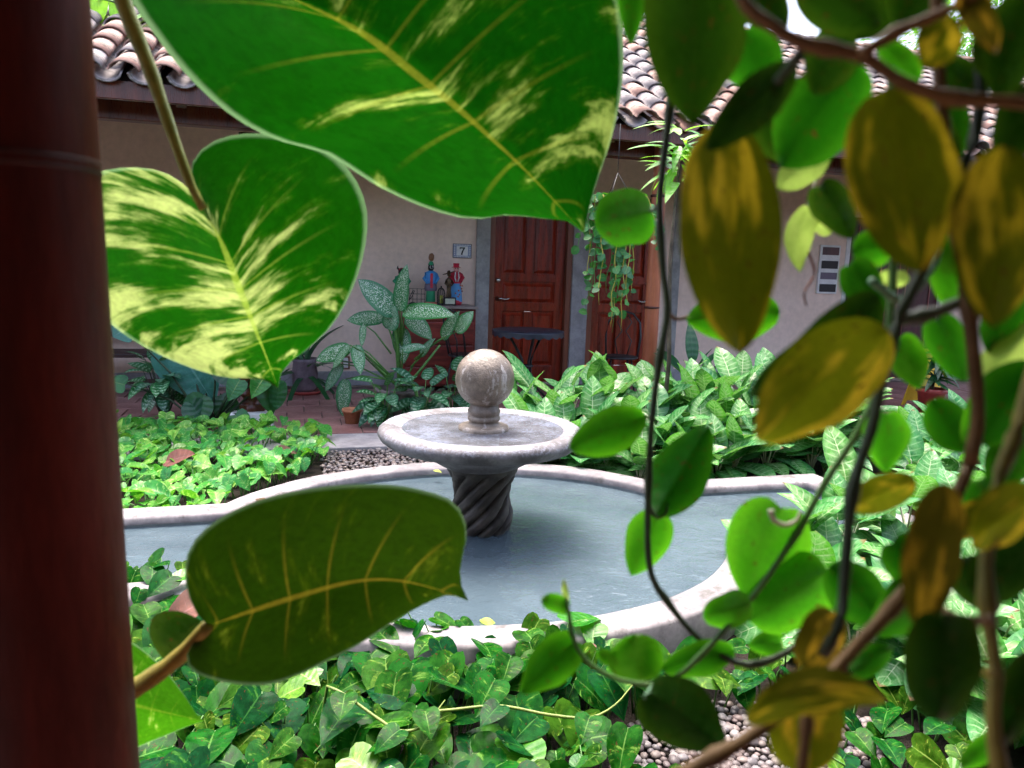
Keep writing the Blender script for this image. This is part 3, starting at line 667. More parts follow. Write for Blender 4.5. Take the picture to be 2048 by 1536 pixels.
# ------------------------------------------------------------------ pool
PC = Vector((-0.13, 3.58, 0)); PM = Matrix.Translation(PC) @ Matrix.Rotation(YAW, 4, 'Z')
def outline(R, h, L, n=40):
    a0 = math.asin(h / R); P = []
    for i in range(n + 1): a = a0 + (math.pi - 2*a0) * i / n; P.append(((R*1.0+.17)*math.cos(a), R*math.sin(a)))
    P += [(-L, h), (-L, -h)]
    for i in range(n + 1): a = math.pi + a0 + (math.pi - 2*a0) * i / n; P.append(((R*1.0+.17)*math.cos(a), R*math.sin(a)))
    P += [(L, -h), (L, h)]
    return P
RIN, HIN, LIN, RW = 1.04, .40, 2.15, .150
WZ, RZ = .085, .140
pool = thing('fountain_pool', 'low stone rimmed garden pool, round with side channels, holding bluish water', 'pool', PC, YAW)
def ring(name, mat, offs, parent):
    rings = [[(x, y, z) for x, y in outline(RIN + o, HIN + o, LIN + o)] for o, z in offs]
    n = len(rings[0]); mb = MB(); V = [p for r in rings for p in r]
    F = [(i*n+k, i*n+(k+1) % n, (i+1)*n+(k+1) % n, (i+1)*n+k) for i in range(len(rings)-1) for k in range(n)]
    V = [(x + .004*mnoise.noise(Vector((x*4, y*4, z*9))), y + .004*mnoise.noise(Vector((x*4+9, y*4, z*9))), z + .006*mnoise.noise(Vector((x*3, y*3+7, 0)))) for x, y, z in V]
    mb.add(V, F, True); return mb.build(name, mat, parent)
ring('rim', M['rim'], [(-.004, .10), (-.006, RZ-.012), (.008, RZ), (RW*.5, RZ+.004), (RW-.012, RZ), (RW, RZ-.014), (RW-.004, -.06)], pool)
ring('basin_wall', M['poolin'], [(0.002, .105), (0.0, -.042)], pool)
P = outline(RIN, HIN, LIN); n = len(P)
q = MB().add([(x, y, -.03) for x, y in P], [tuple(range(n))]); q.build('basin_floor', M['poolin'], pool)
P2 = outline(RIN - .002, HIN - .002, LIN - .002)
q = MB().add([(x, y, WZ) for x, y in P2], [tuple(range(n))]); wo_ = q.build('water', M['water']); wo_.matrix_world = PM; setkind(wo_, 'structure')

# ------------------------------------------------------------------ fountain
FY = 3.69
fo = thing('stone_fountain', 'round stone bowl fountain with a ball finial on a twisted column in the pool', 'fountain', (at_Y(966, 900, FY).x, FY, -.03))
def zY(py, px=960): return at_Y(px, py, FY).z + .03         # height above the basin floor
def colmod(a, z):
    k = a * 10 - z * 72.0
    return 1.0 - .20 * (1 - abs(math.sin(k / 2))) ** 2.2
prof = []
zt = at_Y(966, 946, FY - .17).z + .03
ks = [(0, .12), (.2, .135), (.28, .147), (.37, .158), (.46, .158), (.56, .146), (.66, .139), (.78, .147), (.88, .162), (.95, .176), (1.0, .176)]
N = 60
for i in range(N + 1):
    t = i / N
    for j in range(len(ks) - 1):
        if ks[j][0] <= t <= ks[j+1][0]:
            u = (t - ks[j][0]) / (ks[j+1][0] - ks[j][0]); u = u*u*(3-2*u); r = ks[j][1] + (ks[j+1][1]-ks[j][1])*u
    prof.append((r, t * zt))
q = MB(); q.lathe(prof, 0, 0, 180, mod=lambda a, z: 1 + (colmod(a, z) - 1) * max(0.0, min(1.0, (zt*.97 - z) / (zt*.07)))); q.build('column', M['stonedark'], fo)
zm = zY(865); zr = zm + .030                              # middle of the thick rounded rim
bp = [(.05, zt - .03), (.155, zt - .022), (.172, zt - .008), (.20, zt + .004), (.34, zm - .068), (.405, zm - .060), (.462, zm - .045), (.492, zm - .022), (.503, zm + .0), (.497, zm + .020), (.478, zm + .034), (.455, zm + .039), (.43, zm + .036), (.41, zm + .028), (.385, zm + .022), (.25, zm + .018), (.0, zm + .017)]
q = MB(); q.lathe(bp, -.010, 0, 110, mod=lambda a, z: 1 + .007*mnoise.noise(Vector((math.cos(a)*3, math.sin(a)*3, z*6))) + .003*mnoise.noise(Vector((math.cos(a)*14, math.sin(a)*14, z*30)))); q.build('bowl', M['bowlstone'], fo)
q = MB(); q.lathe([(.0, 0), (.398, 0)], 0, 0, 64); q.f = [f[::-1] for f in q.f]; q.build('bowl_water', M['bowlwater'], fo, (0, 0, zm + .026))
q = MB(); q.lathe([(.125, zr - .02), (.122, zr + .004), (.112, zr + .010), (.082, zr + .014), (.070, zr + .024), (.072, zr + .030), (.079, zr + .036), (.080, zr + .052), (.070, zr + .058), (.078, zr + .066), (.080, zr + .084), (.072, zr + .095), (.06, zr + .15)], 0, 0, 40, mod=lambda a, z: 1 + .02*mnoise.noise(Vector((math.cos(a)*4, math.sin(a)*4, z*20))))
q.build('neck', M['ball'], fo)
bc = zY(757, 970); q = MB(); q.sphere((0, 0, bc), .143, 64, 36, mod=lambda n_: 1 + .008*mnoise.noise(n_*5) + .004*mnoise.noise(n_*17)); q.build('ball', M['ball'], fo)

# ------------------------------------------------------------------ gravel
def pebble(name, seed):
    r = random.Random(seed); q = MB(); sc = (r.uniform(.8, 1.25), r.uniform(.75, 1.0), r.uniform(.5, .7)); o = Vector((seed*3.1, 0, 0))
    q.sphere((0, 0, 0), .5, 8, 5, sc=sc, mod=lambda n_: 1 + .18*mnoise.noise(n_*1.2 + o)); return q
PB = [pebble('p', i) for i in range(6)]; PBM = [p.mesh('pebble', M['pebble']) for p in PB]
def w2(px, py, z=0.0): p = at_z(px, py, z); return (p.x, p.y)
gb1 = [w2(1250, 1440), w2(1330, 1400), w2(1480, 1385), w2(1620, 1385), w2(1740, 1420), w2(1800, 1600), w2(1200, 1600)]
gb2 = [w2(640, 900), w2(700, 872), w2(860, 880), w2(960, 905), w2(900, 922), w2(760, 935), w2(650, 945)]
gr = setkind(bpy.data.objects.new('gravel_bed', None), 'structure'); link(gr)
rr = random.Random(5); cntp = 0; gs = MB()
for poly, dm, nmax, ind in ((gb1, .020, 1500, 205), (gb2, .030, 800, 90)):
    P = scatter(poly, dm, nmax, 8, 30000)
    if poly is gb1: P.sort(key=lambda p: p[1])
    k = 0
    for x, y in P:
        sz = rr.uniform(.016, .040) * (1.15 if poly is gb2 else 1.0); m = Matrix.Translation((x, y, -.042 + sz*.18 + rr.uniform(0, .008))) @ Matrix.Rotation(rr.uniform(0, 6.3), 4, 'Z') @ Matrix.Rotation(rr.uniform(-.3, .3), 4, 'X') @ Matrix.Scale(sz, 4)
        px, py = project((x, y, 0)); i = rr.randrange(6)
        if k < ind and py < 1560: inst('pebble', PBM[i], gr, m); k += 1
        else: gs.add([m @ Vector(p) for p in PB[i].v], PB[i].f, True)
setkind(gs.build('pebbles', M['pebble'], gr), 'stuff')

# ================================================================== FURNITURE AND THINGS ALONG THE CORRIDOR
def wrap(t, name, mb, mat): return mb.build(name, mat, t)
# dresser
dx0, dx1 = S(806, 660, -.5), S(951, 660, -.5); dh = hl(880, 612, -.5).z
dc = (dx0 + dx1) / 2; dw = (dx1 - dx0)
dt = thing('dresser', 'dark red wooden dresser with drawers standing against the pale wall', 'dresser', HW(dc, -.27, 0), YAW)
q = MB(); q.bbox(-dw/2, dw/2, -.23, .24, .06, dh - .03, .008)
for sx in (-1, 1): q.bbox(sx*(dw/2-.06)-.03, sx*(dw/2-.06)+.03, -.2, -.12, 0, .062, .004); q.bbox(sx*(dw/2-.06)-.03, sx*(dw/2-.06)+.03, .14, .22, 0, .062, .004)
q.build('body', M['dresser'], dt)
q = MB(); q.bbox(-dw/2-.02, dw/2+.02, -.26, .25, dh - .029, dh, .006); q.build('top', M['dressertop'], dt)
zz = [(.08, .27), (.285, .50), (.515, dh - .17), (dh - .155, dh - .045)]
for z0, z1 in zz:
    q = MB(); q.bbox(-dw/2+.025, dw/2-.025, -.248, -.2305, z0, z1, .006); dr_ = q.build('drawer', M['dresser'], dt)
    for sx in (-1, 1):
        q = MB(); q.sphere((sx*dw*.25, -.262, (z0+z1)/2), .014, 10, 6); q.build('knob', M['bronze'], dr_)
def on_dresser(px, off=-.27): return HW(S(px, 600, off), off, dh)
def figure(px, hgt, label, off, build):
    t = thing('figurine', label, 'figurine', on_dresser(px, off), YAW, None); build(t, hgt); t.scale = (1.15, 1.15, 1.12); return t
def arm(q, sx, r, zs, ze): q.tube([(sx*r*.85, 0, zs), (sx*r*1.25, -.01, (zs+ze)/2), (sx*r*.75, -r*.9, ze)], [r*.32, r*.36, r*.22])
def fig_a(t, h):                                   # green robe, dark horned mask
    q = MB(); q.lathe([(0, 0), (.055, 0), (.06, .02), (.05, .12), (.06, h*.55), (.055, h*.72), (.02, h*.78), (0, h*.79)], 0, 0, 16, sy=.75); q.build('robe', M['fig_green'], t)
    for s in (-1, 1): q = MB(); arm(q, s, .055, h*.7, h*.5); q.build('arm', M['fig_green'], t)
    q = MB(); q.sphere((0, -.005, h*.84), .036, 14, 9, sc=(.95, .95, 1.15)); q.tube([(0, -.03, h*.83), (0, -.06, h*.80)], [.02, .012]); he = q.build('mask', M['fig_black'], t)
    for s in (-1, 1): q = MB(); q.tube([(s*.02, 0, h*.89), (s*.04, 0, h*.94), (s*.036, 0, h)], [.014, .009, .003]); q.build('ear', M['fig_black'], he)
    q = MB(); q.tube([(-.03, -.01, h*.90), (0, -.015, h*.93), (.03, -.01, h*.90)], .009); q.build('crown', M['fig_red'], he)
def fig_b(t, h):                                   # blue coat, patterned mask, feather on the hat
    q = MB(); q.bbox(-.055, .055, -.045, .045, 0, .025, .004); q.build('base', M['fig_base'], t)
    q = MB(); q.lathe([(.040, .025), (.045, .03), (.042, h*.25), (.046, h*.30)], 0, 0, 14, sy=.8); q.build('trousers', M['fig_green'], t)
    q = MB(); q.lathe([(.05, h*.28), (.058, h*.33), (.05, h*.45), (.054, h*.55), (.05, h*.64), (.015, h*.68), (0, h*.68)], 0, 0, 14, sy=.75); co = q.build('coat', M['fig_blue'], t)
    q = MB(); q.lathe([(.054, h*.27), (.062, h*.31), (.055, h*.40), (.052, h*.42)], 0, 0, 14, sy=.78); q.build('sash', M['fig_grey'], co)
    q = MB(); q.bbox(-.012, .012, -.048, -.036, h*.33, h*.62, .003); q.build('front_panel', M['fig_red'], co)
    for s in (-1, 1): q = MB(); arm(q, s, .052, h*.62, h*.42); q.build('arm', M['fig_blue'], t)
    q = MB(); q.sphere((0, 0, h*.735), .032, 14, 9, sc=(.9, .95, 1.2)); he = q.build('mask', M['fig_black'], t)
    for s in (-1, 1):
        q = MB(); q.tube([(s*.008, -.031, h*.77), (s*.016, -.030, h*.745), (s*.004, -.034, h*.71)], .004); q.build('stripe', M['fig_white'], he)
        q = MB(); q.tube([(s*.018, 0, h*.78), (s*.026, 0, h*.815)], [.009, .002]); q.build('ear', M['fig_black'], he)
    q = MB(); q.lathe([(.028, h*.785), (.024, h*.80), (.018, h*.85), (.0, h*.86)], 0, 0, 12); ht = q.build('hat', M['fig_green'], t)
    q = MB(); q.sphere((.002, 0, h*.94), .03, 12, 8, sc=(.9, .6, 1.25), mod=lambda n_: 1 + .2*mnoise.noise(n_*4)); q.build('plume', M['fig_brown'], ht)
def fig_c(t, h):                                   # red jacket, top hat, blue flowered skirt
    q = MB(); q.lathe([(0, 0), (.055, 0), (.062, .02), (.05, .05)], 0, 0, 16); q.build('base', M['fig_red'], t)
    q = MB(); q.lathe([(.066, .03), (.064, .06), (.058, h*.3), (.048, h*.52)], 0, 0, 18, sy=.8, mod=lambda a, z: 1 + .05*math.sin(a*9)); sk = q.build('skirt', M['fig_sky'], t)
    r_ = random.Random(2)
    for i in range(9):
        a = r_.uniform(-2.9, -.2); z = r_.uniform(.06, h*.48); q = MB(); q.sphere((math.cos(a)*.062, math.sin(a)*.05, z), .009, 8, 5, sc=(1, .5, 1)); q.build('flower', M['fig_base'], sk)
    q = MB(); q.lathe([(.048, h*.50), (.056, h*.54), (.05, h*.62), (.056, h*.72), (.048, h*.78), (.015, h*.81), (0, h*.81)], 0, 0, 16, sy=.75); ja = q.build('jacket', M['fig_red'], t)
    for s in (-1, 1):
        q = MB(); q.tube([(s*.014, -.04, h*.79), (s*.02, -.046, h*.66), (s*.008, -.046, h*.56)], .006); q.build('ribbon', M['fig_white'], ja)
        q = MB(); arm(q, s, .052, h*.75, h*.56); q.build('arm', M['fig_red'], t)
    q = MB(); q.sphere((0, 0, h*.865), .03, 14, 9, sc=(.9, .95, 1.2)); q.sphere((0, -.03, h*.865), .007, 8, 5); he = q.build('head', M['fig_pink'], t)
    for s in (-1, 1): q = MB(); q.sphere((s*.011, -.027, h*.878), .0045, 8, 5); q.build('eye', M['fig_black'], he)
    q = MB(); q.lathe([(.0, h*.90), (.044, h*.90), (.044, h*.91), (.028, h*.915), (.03, h), (0, h)], 0, 0, 16); q.build('hat', M['fig_red'], he)
figure(803, .36, 'green robed figurine with a dark horned mask, half hidden by speckled leaves', -.22, fig_a)
figure(861, .48, 'figurine in a blue coat with green trousers and a feathered hat', -.24, fig_b)
figure(911, .40, 'figurine in a red jacket and red top hat with a flowered blue skirt', -.20, fig_c)
# wire rack
t = thing('wire_rack', 'thin wire rack on two small dark bases beside the blue figurine', 'rack', on_dresser(834, -.25), YAW)
for s in (-1, 1):
    q = MB(); q.lathe([(0, 0), (.042, 0), (.04, .012), (.015, .022), (0, .022)], s*.045, 0, 14); q.build('base', M['black'], t)
for i, x in enumerate((-.085, -.045, .0, .045, .085)):
    q = MB(); q.tube([(x, 0, .01), (x, 0, .165)], .0026, 6); q.build('rod', M['black'], t)
for z in (.165, .11, .055): q = MB(); q.tube([(-.087, -.001, z), (.087, -.001, z)], .0026, 6); q.build('crossbar', M['black'], t)
q = MB(); q.tube([(-.09, -.02, .04), (-.06, -.025, .08), (-.03, -.022, .145), (-.045, -.02, .15), (-.075, -.022, .09), (-.09, -.02, .04)], .005, 6); q.build('loop', M['black'], t)
# black cage lantern
t = thing('cage_lantern', 'small black cage lantern with a yellow green candle on the dresser', 'lantern', on_dresser(882, -.27), YAW)
q = MB(); q.lathe([(0, 0), (.045, 0), (.045, .015), (0, .015)], 0, 0, 18); q.build('base', M['black'], t)
for i in range(12):
    a = i*math.pi/6; c, s = math.cos(a)*.042, math.sin(a)*.042
    q = MB(); q.tube([(c, s, .012), (c, s, .13), (c*.85, s*.85, .155), (c*.5, s*.5, .175), (0, 0, .183)], .003, 5); q.build('bar', M['black'], t)
q = MB(); q.lathe([(0, .183), (.01, .185), (.006, .20), (0, .205)], 0, 0, 10); q.build('finial', M['black'], t)
q = MB(); q.lathe([(0, .016), (.02, .016), (.02, .10), (0, .10)], 0, 0, 14); q.build('candle', M['candle'], t)
# bronze statuette with plaque
t = thing('statuette', 'dark bronze statuette of a person in a broad hat behind a plaque', 'statuette', on_dresser(899, -.33), YAW)
q = MB(); q.bbox(-.065, .065, -.03, .03, 0, .085, .004); ba = q.build('base', M['fig_black'], t)
q = MB(); q.bbox(-.052, .052, -.034, -.0305, .015, .072, .001); q.build('plaque', M['plaque'], ba)
q = MB(); q.lathe([(.028, .085), (.03, .10), (.022, .16), (.026, .22), (.03, .26), (.024, .285), (.008, .295), (.008, .305), (.02, .315), (.022, .335), (.0, .35)], -.01, 0, 14, sy=.8); fg = q.build('person_figure', M['bronze'], t)
q = MB(); q.tube([(-.035, 0, .27), (-.055, -.02, .23), (-.02, -.04, .20)], [.011, .010, .008]); q.tube([(.015, 0, .27), (.035, -.02, .235), (.01, -.04, .21)], [.011, .010, .008]); q.build('arms', M['bronze'], fg)
q = MB(); q.lathe([(.07, .345), (.068, .34), (.02, .345), (.018, .365), (.0, .372)], 0, 0, 18, sy=.8); q.v = [(-.015 + x*math.cos(.35) , y, z + x*.3) for x, y, z in q.v]; q.build('hat', M['bronze'], fg)
# house number tile
hp = hl(924, 502, 0); t = thing('house_number_tile', 'white ceramic tile with blue patterned border reading 7 beside the door', 'number tile', HW(hp.x, -.001, hp.z), YAW)
w, h = .105, .078
q = MB(); q.bbox(-w, w, -.012, 0, -h, h, .002); q.build('plate', M['tile_blue'], t)
q = MB(); q.bbox(-w*.62, w*.62, -.0145, -.0122, -h*.66, h*.66, .001); q.build('face', M['tile_white'], t)
for (x0, x1, z0, z1) in ((-w, w, h-.005, h), (-w, w, -h, -h+.005), (-w, -w+.005, -h+.005, h-.005), (w-.005, w, -h+.005, h-.005)):
    q = MB(); q.box(x0, x1, -.0145, -.0122, z0, z1); q.build('edge_line', M['ink'], t)
for i in range(11):
    for z in (-h*.83, h*.83):
        x = -w*.86 + i*w*.172; q = MB(); q.box(x-.005, x+.005, -.0138, -.0122, z-.006, z+.006); q.build('border_dot', M['tile_white'], t)
for i in range(5):
    for x in (-w*.82, w*.82):
        z = -h*.5 + i*h*.25; q = MB(); q.box(x-.006, x+.006, -.0138, -.0122, z-.005, z+.005); q.build('border_dot', M['tile_white'], t)
poly = [(-.030, .040), (-.030, .018), (-.025, .018), (-.020, .027), (.012, .027), (-.004, .000), (-.014, -.030), (-.015, -.042), (.004, -.042), (.005, -.026), (.012, -.002), (.032, .034), (.032, .040)]
q = MB(); q.prism(poly, 0, .0015); q.v = [(x, -.0148 - z, y) for x, y, z in q.v]; q.build('digit', M['ink'], t)
# round scalloped table
tb = hl(1056, 676, -1.15); t = thing('round_table', 'round dark blue metal table with scalloped edge before the red door', 'table', HW(tb.x, -1.15, 0), YAW)
q = MB(); Rt = .36
q.lathe([(0, .735), (Rt - .02, .735), (Rt, .728), (Rt + .002, .72)], 0, 0, 72); q.build('top', M['tabletop'], t)
n = 144; V = []; 
for i in range(n):
    a = 2*math.pi*i/n; sc_ = .035 + .022*abs(math.sin(a*11))
    V += [((Rt+.001)*math.cos(a), (Rt+.001)*math.sin(a), .724), ((Rt+.003)*math.cos(a), (Rt+.003)*math.sin(a), .724 - sc_)]
q = MB().add(V, [(2*i, 2*i+1, (2*i+3) % (2*n), (2*i+2) % (2*n)) for i in range(n)], True); q.build('skirt', M['tabletop'], t)
for k in range(3):
    a = .5 + k*2*math.pi/3; c, s = math.cos(a), math.sin(a)
    q = MB(); q.tube([(c*.24, s*.24, .73), (c*.14, s*.14, .58), (c*.05, s*.05, .42), (c*.05, s*.05, .30), (c*.16, s*.16, .12), (c*.30, s*.30, .012)], .014); q.build('leg', M['black'], t)
q = MB(); q.lathe([(.06, .36), (.066, .37), (.06, .38)], 0, 0, 20); q.build('leg_ring', M['black'], t)
def iron_chair(px, py, y, rz, label):
    p = hl(px, py, y); t = thing('iron_chair', label, 'chair', HW(p.x, y, 0), YAW + rz, 'iron chairs by the round table')
    q = MB(); q.lathe([(0, .45), (.19, .45), (.2, .44), (.19, .43), (0, .43)], 0, 0, 24); q.build('seat', M['black'], t)
    for a in (.8, 2.35, 3.9, 5.5):
        c, s = math.cos(a), math.sin(a); q = MB(); q.tube([(c*.15, s*.15, .43), (c*.2, s*.2, .2), (c*.22, s*.22, .008)], .011); q.build('leg', M['black'], t)
    q = MB(); q.tube([(-.17, .12, .44), (-.19, .16, .65), (-.17, .19, .80), (-.09, .21, .89), (0, .215, .91), (.09, .21, .89), (.17, .19, .80), (.19, .16, .65), (.17, .12, .44)], .011); q.build('back_hoop', M['black'], t)
    for s in (-1, 1): q = MB(); q.tube([(s*.05, .15, .44), (s*.09, .18, .6), (s*.02, .19, .7), (s*.08, .2, .8), (s*.03, .21, .88)], .007); q.build('back_scroll', M['black'], t)
    return t
iron_chair(935, 690, -.85, 1.9, 'black iron hoop back chair in front of the dresser')
iron_chair(1240, 690, -1.0, -.6, 'black iron hoop back chair under the hanging plant')
# slatted bench
bp_ = hl(225, 730, -.5); t = thing('slatted_bench', 'dark brown wooden bench with horizontal back slats against the wall', 'bench', HW(bp_.x, -.42, 0), YAW)
for i, z in enumerate((.55, .66, .77, .88)): q = MB(); q.bbox(-.9, .75, .17, .20, z, z + .075, .006); q.build('back_slat', M['benchwood'], t)
for i in range(4): q = MB(); q.bbox(-.92, .77, -.28 + i*.115, -.28 + i*.115 + .1, .40, .435, .005); q.build('seat_slat', M['benchwood'], t)
for x in (-.85, .70):
    for y, z in ((-.24, .40), (.205, .97)): q = MB(); q.bbox(x-.03, x+.03, y-.0, y+.045, 0, z - .002, .006); q.build('leg', M['benchwood'], t)
    q = MB(); q.bbox(x-.035, x+.035, -.28, .19, .62, .655, .006); q.build('armrest', M['benchwood'], t)
    q = MB(); q.bbox(x-.028, x+.028, -.245, -.205, .437, .62, .005); q.build('arm_support', M['benchwood'], t)
for z in (.14,): q = MB(); q.bbox(-.82, .67, -.22, -.19, z, z + .05, .005); q.build('stretcher', M['benchwood'], t)
# little framed plate low on the wall, and notice panel further along
p = hl(692, 725, 0); t = thing('wall_plate', 'small cream plate with brown edge low on the wall behind speckled leaves', 'wall plate', HW(p.x, -.001, p.z), YAW)
q = MB(); q.bbox(-.04, .04, -.018, 0, -.07, .07, .004); q.build('backing', M['frame'], t)
q = MB(); q.bbox(-.03, .022, -.024, -.0185, -.055, .055, .002); q.build('face', M['fig_white'], t)
p0 = hl(1646, 490, 0); p1 = hl(1676, 588, 0); w = (p1.x - p0.x); h = p0.z - p1.z
t = thing('notice_panel', 'narrow framed black and white panel hung on the wall by the maroon door', 'panel', HW(p0.x + w/2 - .05, -.001, p1.z + h/2), YAW)
q = MB(); q.bbox(-w/2, w/2, -.03, 0, -h/2, h/2, .004); q.build('frame', M['white'], t)
for i, (a, b_) in enumerate(((.30, .46), (.02, .18), (-.20, -.06), (-.46, -.3))):
    q = MB(); q.bbox(-w/2+.03, w/2-.02, -.034, -.0305, a*h, b_*h, .001); q.build('picture', M[('maroon', 'fig_black', 'fig_grey', 'fig_black')[i]], t)
# yellow folding floor sign
p = at_Y(1878, 700, 8.0); t = thing('floor_sign', 'yellow plastic folding floor sign with a handle slot behind a potted palm', 'floor sign', (p.x, 8.2, 0), YAW)
for s in (-1, 1):
    q = MB(); prof_ = [(-.14, 0), (-.10, 0), (-.09, .05), (.09, .05), (.10, 0), (.14, 0), (.075, .60), (.055, .63), (-.055, .63), (-.075, .60)]
    q.prism(prof_, -.008, .008); q.v = [(x, s*(.14 - y*.2) + z, y) for x, y, z in q.v]; o_ = q.build('board', M['yellow'], t)
    q = MB(); q.bbox(-.035, .035, s*.014 - .012, s*.014 + .012, .565, .60, .003); q.build('handle_slot', M['ink'], o_)
# cane pole in the garden edge
pl_ = hl(1300, 670, -2.02); pp = HW(pl_.x, -2.02, -.05); t = thing('cane_pole', 'slim orange brown cane pole rising from the silver veined plants', 'pole', pp)
q = MB(); q.tube([(0, 0, 0), (.006, 0, .9), (0, 0, 1.7), (.004, 0, 2.56)], [.068, .066, .064, .062], 20); q.build('cane', M['bamboo_orange'], t)
for py in (875, 615, 392):
    z = at_Y(1310, py, pp.y).z + .05; q = MB(); q.lathe([(.064, z - .012), (.072, z - .005), (.072, z + .005), (.064, z + .012)], 0, 0, 20); q.build('node', M['node'], t)

# ================================================================== PLANTS
def landmark(x, y, marks):
    return min(marks, key=lambda m: (m[0] - x)**2 + (m[1] - y)**2)[2]
def pothos_bed(poly, dmin, nmax, seed, names, label, group, meshes, lime, hfun, size, csize, faceaz, spread, stems):
    r = random.Random(seed); P = scatter(poly, dmin, nmax, seed, 40000); cells = {}
    for x, y in P: cells.setdefault((int(math.floor(x / csize)), int(math.floor((y + 100) / csize))), []).append((x, y))
    for key, pts in cells.items():
        cx = sum(p[0] for p in pts)/len(pts); cy = sum(p[1] for p in pts)/len(pts)
        t = thing(names, label if isinstance(label, str) else landmark(cx, cy, label), 'plant', (cx, cy, -.05), 0, group); st = MB()
        for x, y in pts:
            z = hfun(x, y) * r.uniform(.45, 1.25) + .05
            az = faceaz + r.gauss(0, spread); pit = r.uniform(-.8, .2)
            d = Vector((math.sin(az)*math.cos(pit), math.cos(az)*math.cos(pit), math.sin(pit)))
            nrm = Vector((r.uniform(-.5, .5), r.uniform(-.6, .3), 1))
            u_ = r.random(); me = ph_dead if u_ < .0015 else r.choice(lime if u_ < .13 else meshes); sz = size * (r.uniform(.45, .8) if r.random() < .3 else r.uniform(.8, 1.3))
            b_ = Vector((x - cx, y - cy, z)); inst('leaf', me, t, frame(b_, d, nrm, sz, r.uniform(.85, 1.1)))
            g_ = Vector((b_.x*.6 + r.uniform(-.03, .03), b_.y*.6 + r.uniform(-.03, .03), 0))
            st.tube([g_, g_.lerp(b_, .55) + Vector((0, 0, .03)), b_ + Vector((0, 0, .002))], [.0035, .0028, .002], 5)
        st.build('stems', M['stem_green'], t)
ph_near = leafset('leaf', 'heart', M['pothos_near'], 4, rows=10, half=3, droop=.22, fold=.16, wave=.015)
ph_lime = leafset('leaf', 'heart', M['pothos_lime'], 2, rows=10, half=3, droop=.22, fold=.2, wave=.015)
ph_dead = leaf_mesh('leaf', 'heart', M['deadleaf'], rows=8, half=2, droop=.4, fold=.5, wave=.04)
ph_left = leafset('leaf', 'heart', M['pothos_left'], 4, rows=7, half=2, droop=.25, fold=.30, wave=.02)
nearbed = [w2(200, 1170), w2(330, 1165), w2(420, 1230), w2(700, 1275), w2(900, 1310), w2(1120, 1325), w2(1300, 1340), w2(1290, 1420), w2(1180, 1500), w2(1330, 1620), (0.35, 1.45), (-1.3, 1.45), (-1.9, 2.3)]
nearbed = [(x, y - .02) for x, y in nearbed]
pothos_bed(nearbed, .056, 720, 21, 'pothos_plant', [(*w2(300, 1180), 'dark green pothos spilling over the near rim of the left channel'), (*w2(330, 1480), 'variegated dark green pothos at the foot of the bamboo post'), (*w2(600, 1440), 'variegated dark green pothos under the large olive leaf'), (*w2(780, 1300), 'dark green pothos growing against the near pool rim'), (*w2(1000, 1440), 'variegated dark green pothos under the long yellow green runner'), (*w2(1230, 1480), 'dark green pothos at the edge of the near pebbles'), (-.9, 1.6, 'variegated dark green pothos low in the near bed, away from the pool'), (-.1, 1.6, 'variegated dark green pothos low in the near bed, beside the pebbles')], 'pothos plants before the near pool rim', ph_near, ph_lime, lambda x, y: .15 + .09*mnoise.noise(Vector((x*3, y*3, 1))), .128, .40, math.pi, .9, True)
leftbed = [w2(60, 870), w2(300, 855), w2(560, 858), w2(645, 868), w2(655, 915), w2(570, 965), w2(460, 1010), w2(400, 1056), w2(60, 1085)]
pothos_bed(leftbed, .066, 850, 31, 'pothos_plant', [(*w2(250, 880), 'pale green pothos in the bed by the slatted bench'), (*w2(330, 930), 'pale green pothos around the brown dead leaf'), (*w2(300, 1010), 'pale lime green pothos along the rim of the left channel'), (*w2(480, 880), 'pale green pothos below the elephant ear leaves'), (*w2(520, 960), 'pale lime green pothos along the round pool rim'), (*w2(630, 890), 'pale green pothos beside the far pebbles')], 'pothos plants between pool and corridor', ph_left, ph_lime, lambda x, y: .10 + .06*mnoise.noise(Vector((x*3, y*3, 4))), .115, .42, math.pi, 1.2, True)
fewbed = [w2(1640, 1400), w2(1760, 1380), w2(1900, 1420), w2(1960, 1560), w2(1650, 1560), w2(1700, 1480)]
pothos_bed(fewbed, .075, 60, 41, 'pothos_plant', 'dark pothos sprigs at the edge of the near pebbles', 'pothos sprigs beside the near pebbles', ph_near, ph_lime, lambda x, y: .07, .10, .4, math.pi, 1.0, True)
gapbed = [w2(1290, 1345), w2(1420, 1318), w2(1560, 1312), w2(1640, 1345), w2(1570, 1395), w2(1430, 1400), w2(1300, 1430)]
pothos_bed(gapbed, .062, 70, 51, 'pothos_plant', 'low dark pothos between the round pool rim and the near pebbles', 'pothos plants between rim and near pebbles', ph_near, ph_lime, lambda x, y: .06, .10, .4, math.pi, 1.0, True)
# runners lying over the near bed
for pts, lb in (([(1265, 1370), (1230, 1410), (1180, 1435), (1100, 1430), (1000, 1412), (900, 1420), (850, 1424)], 'long yellow green runner arching over the near pothos leaves'),
                ([(890, 1400), (850, 1450), (800, 1462), (760, 1440), (690, 1390), (655, 1372)], 'yellow green runner ending in a pointed shoot among the pothos')):
    W = [at_Y(px, py, 1.93 - (py - 1400)*.0012) for px, py in pts]; c0 = Vector((W[-1].x, W[-1].y, -.05))
    t = thing('vine_runner', lb, 'vine', c0)
    q = MB(); n_ = len(W); q.tube([p - c0 for p in catmull(W, 24)] + [Vector((W[-1].x - .05, W[-1].y + .03, -.05)) - c0], [.0015 + .0028*min(1, i/8) for i in range(25)], 7); q.build('stem', M['runner'], t)
    for i in range(2, n_, 2):
        inst('leaf', ph_near[i % 4], t, frame(W[i] - c0 + Vector((0, 0, .004)), (random.uniform(-.7, .7), -.7, -.1), (0, -.2, 1), .085))

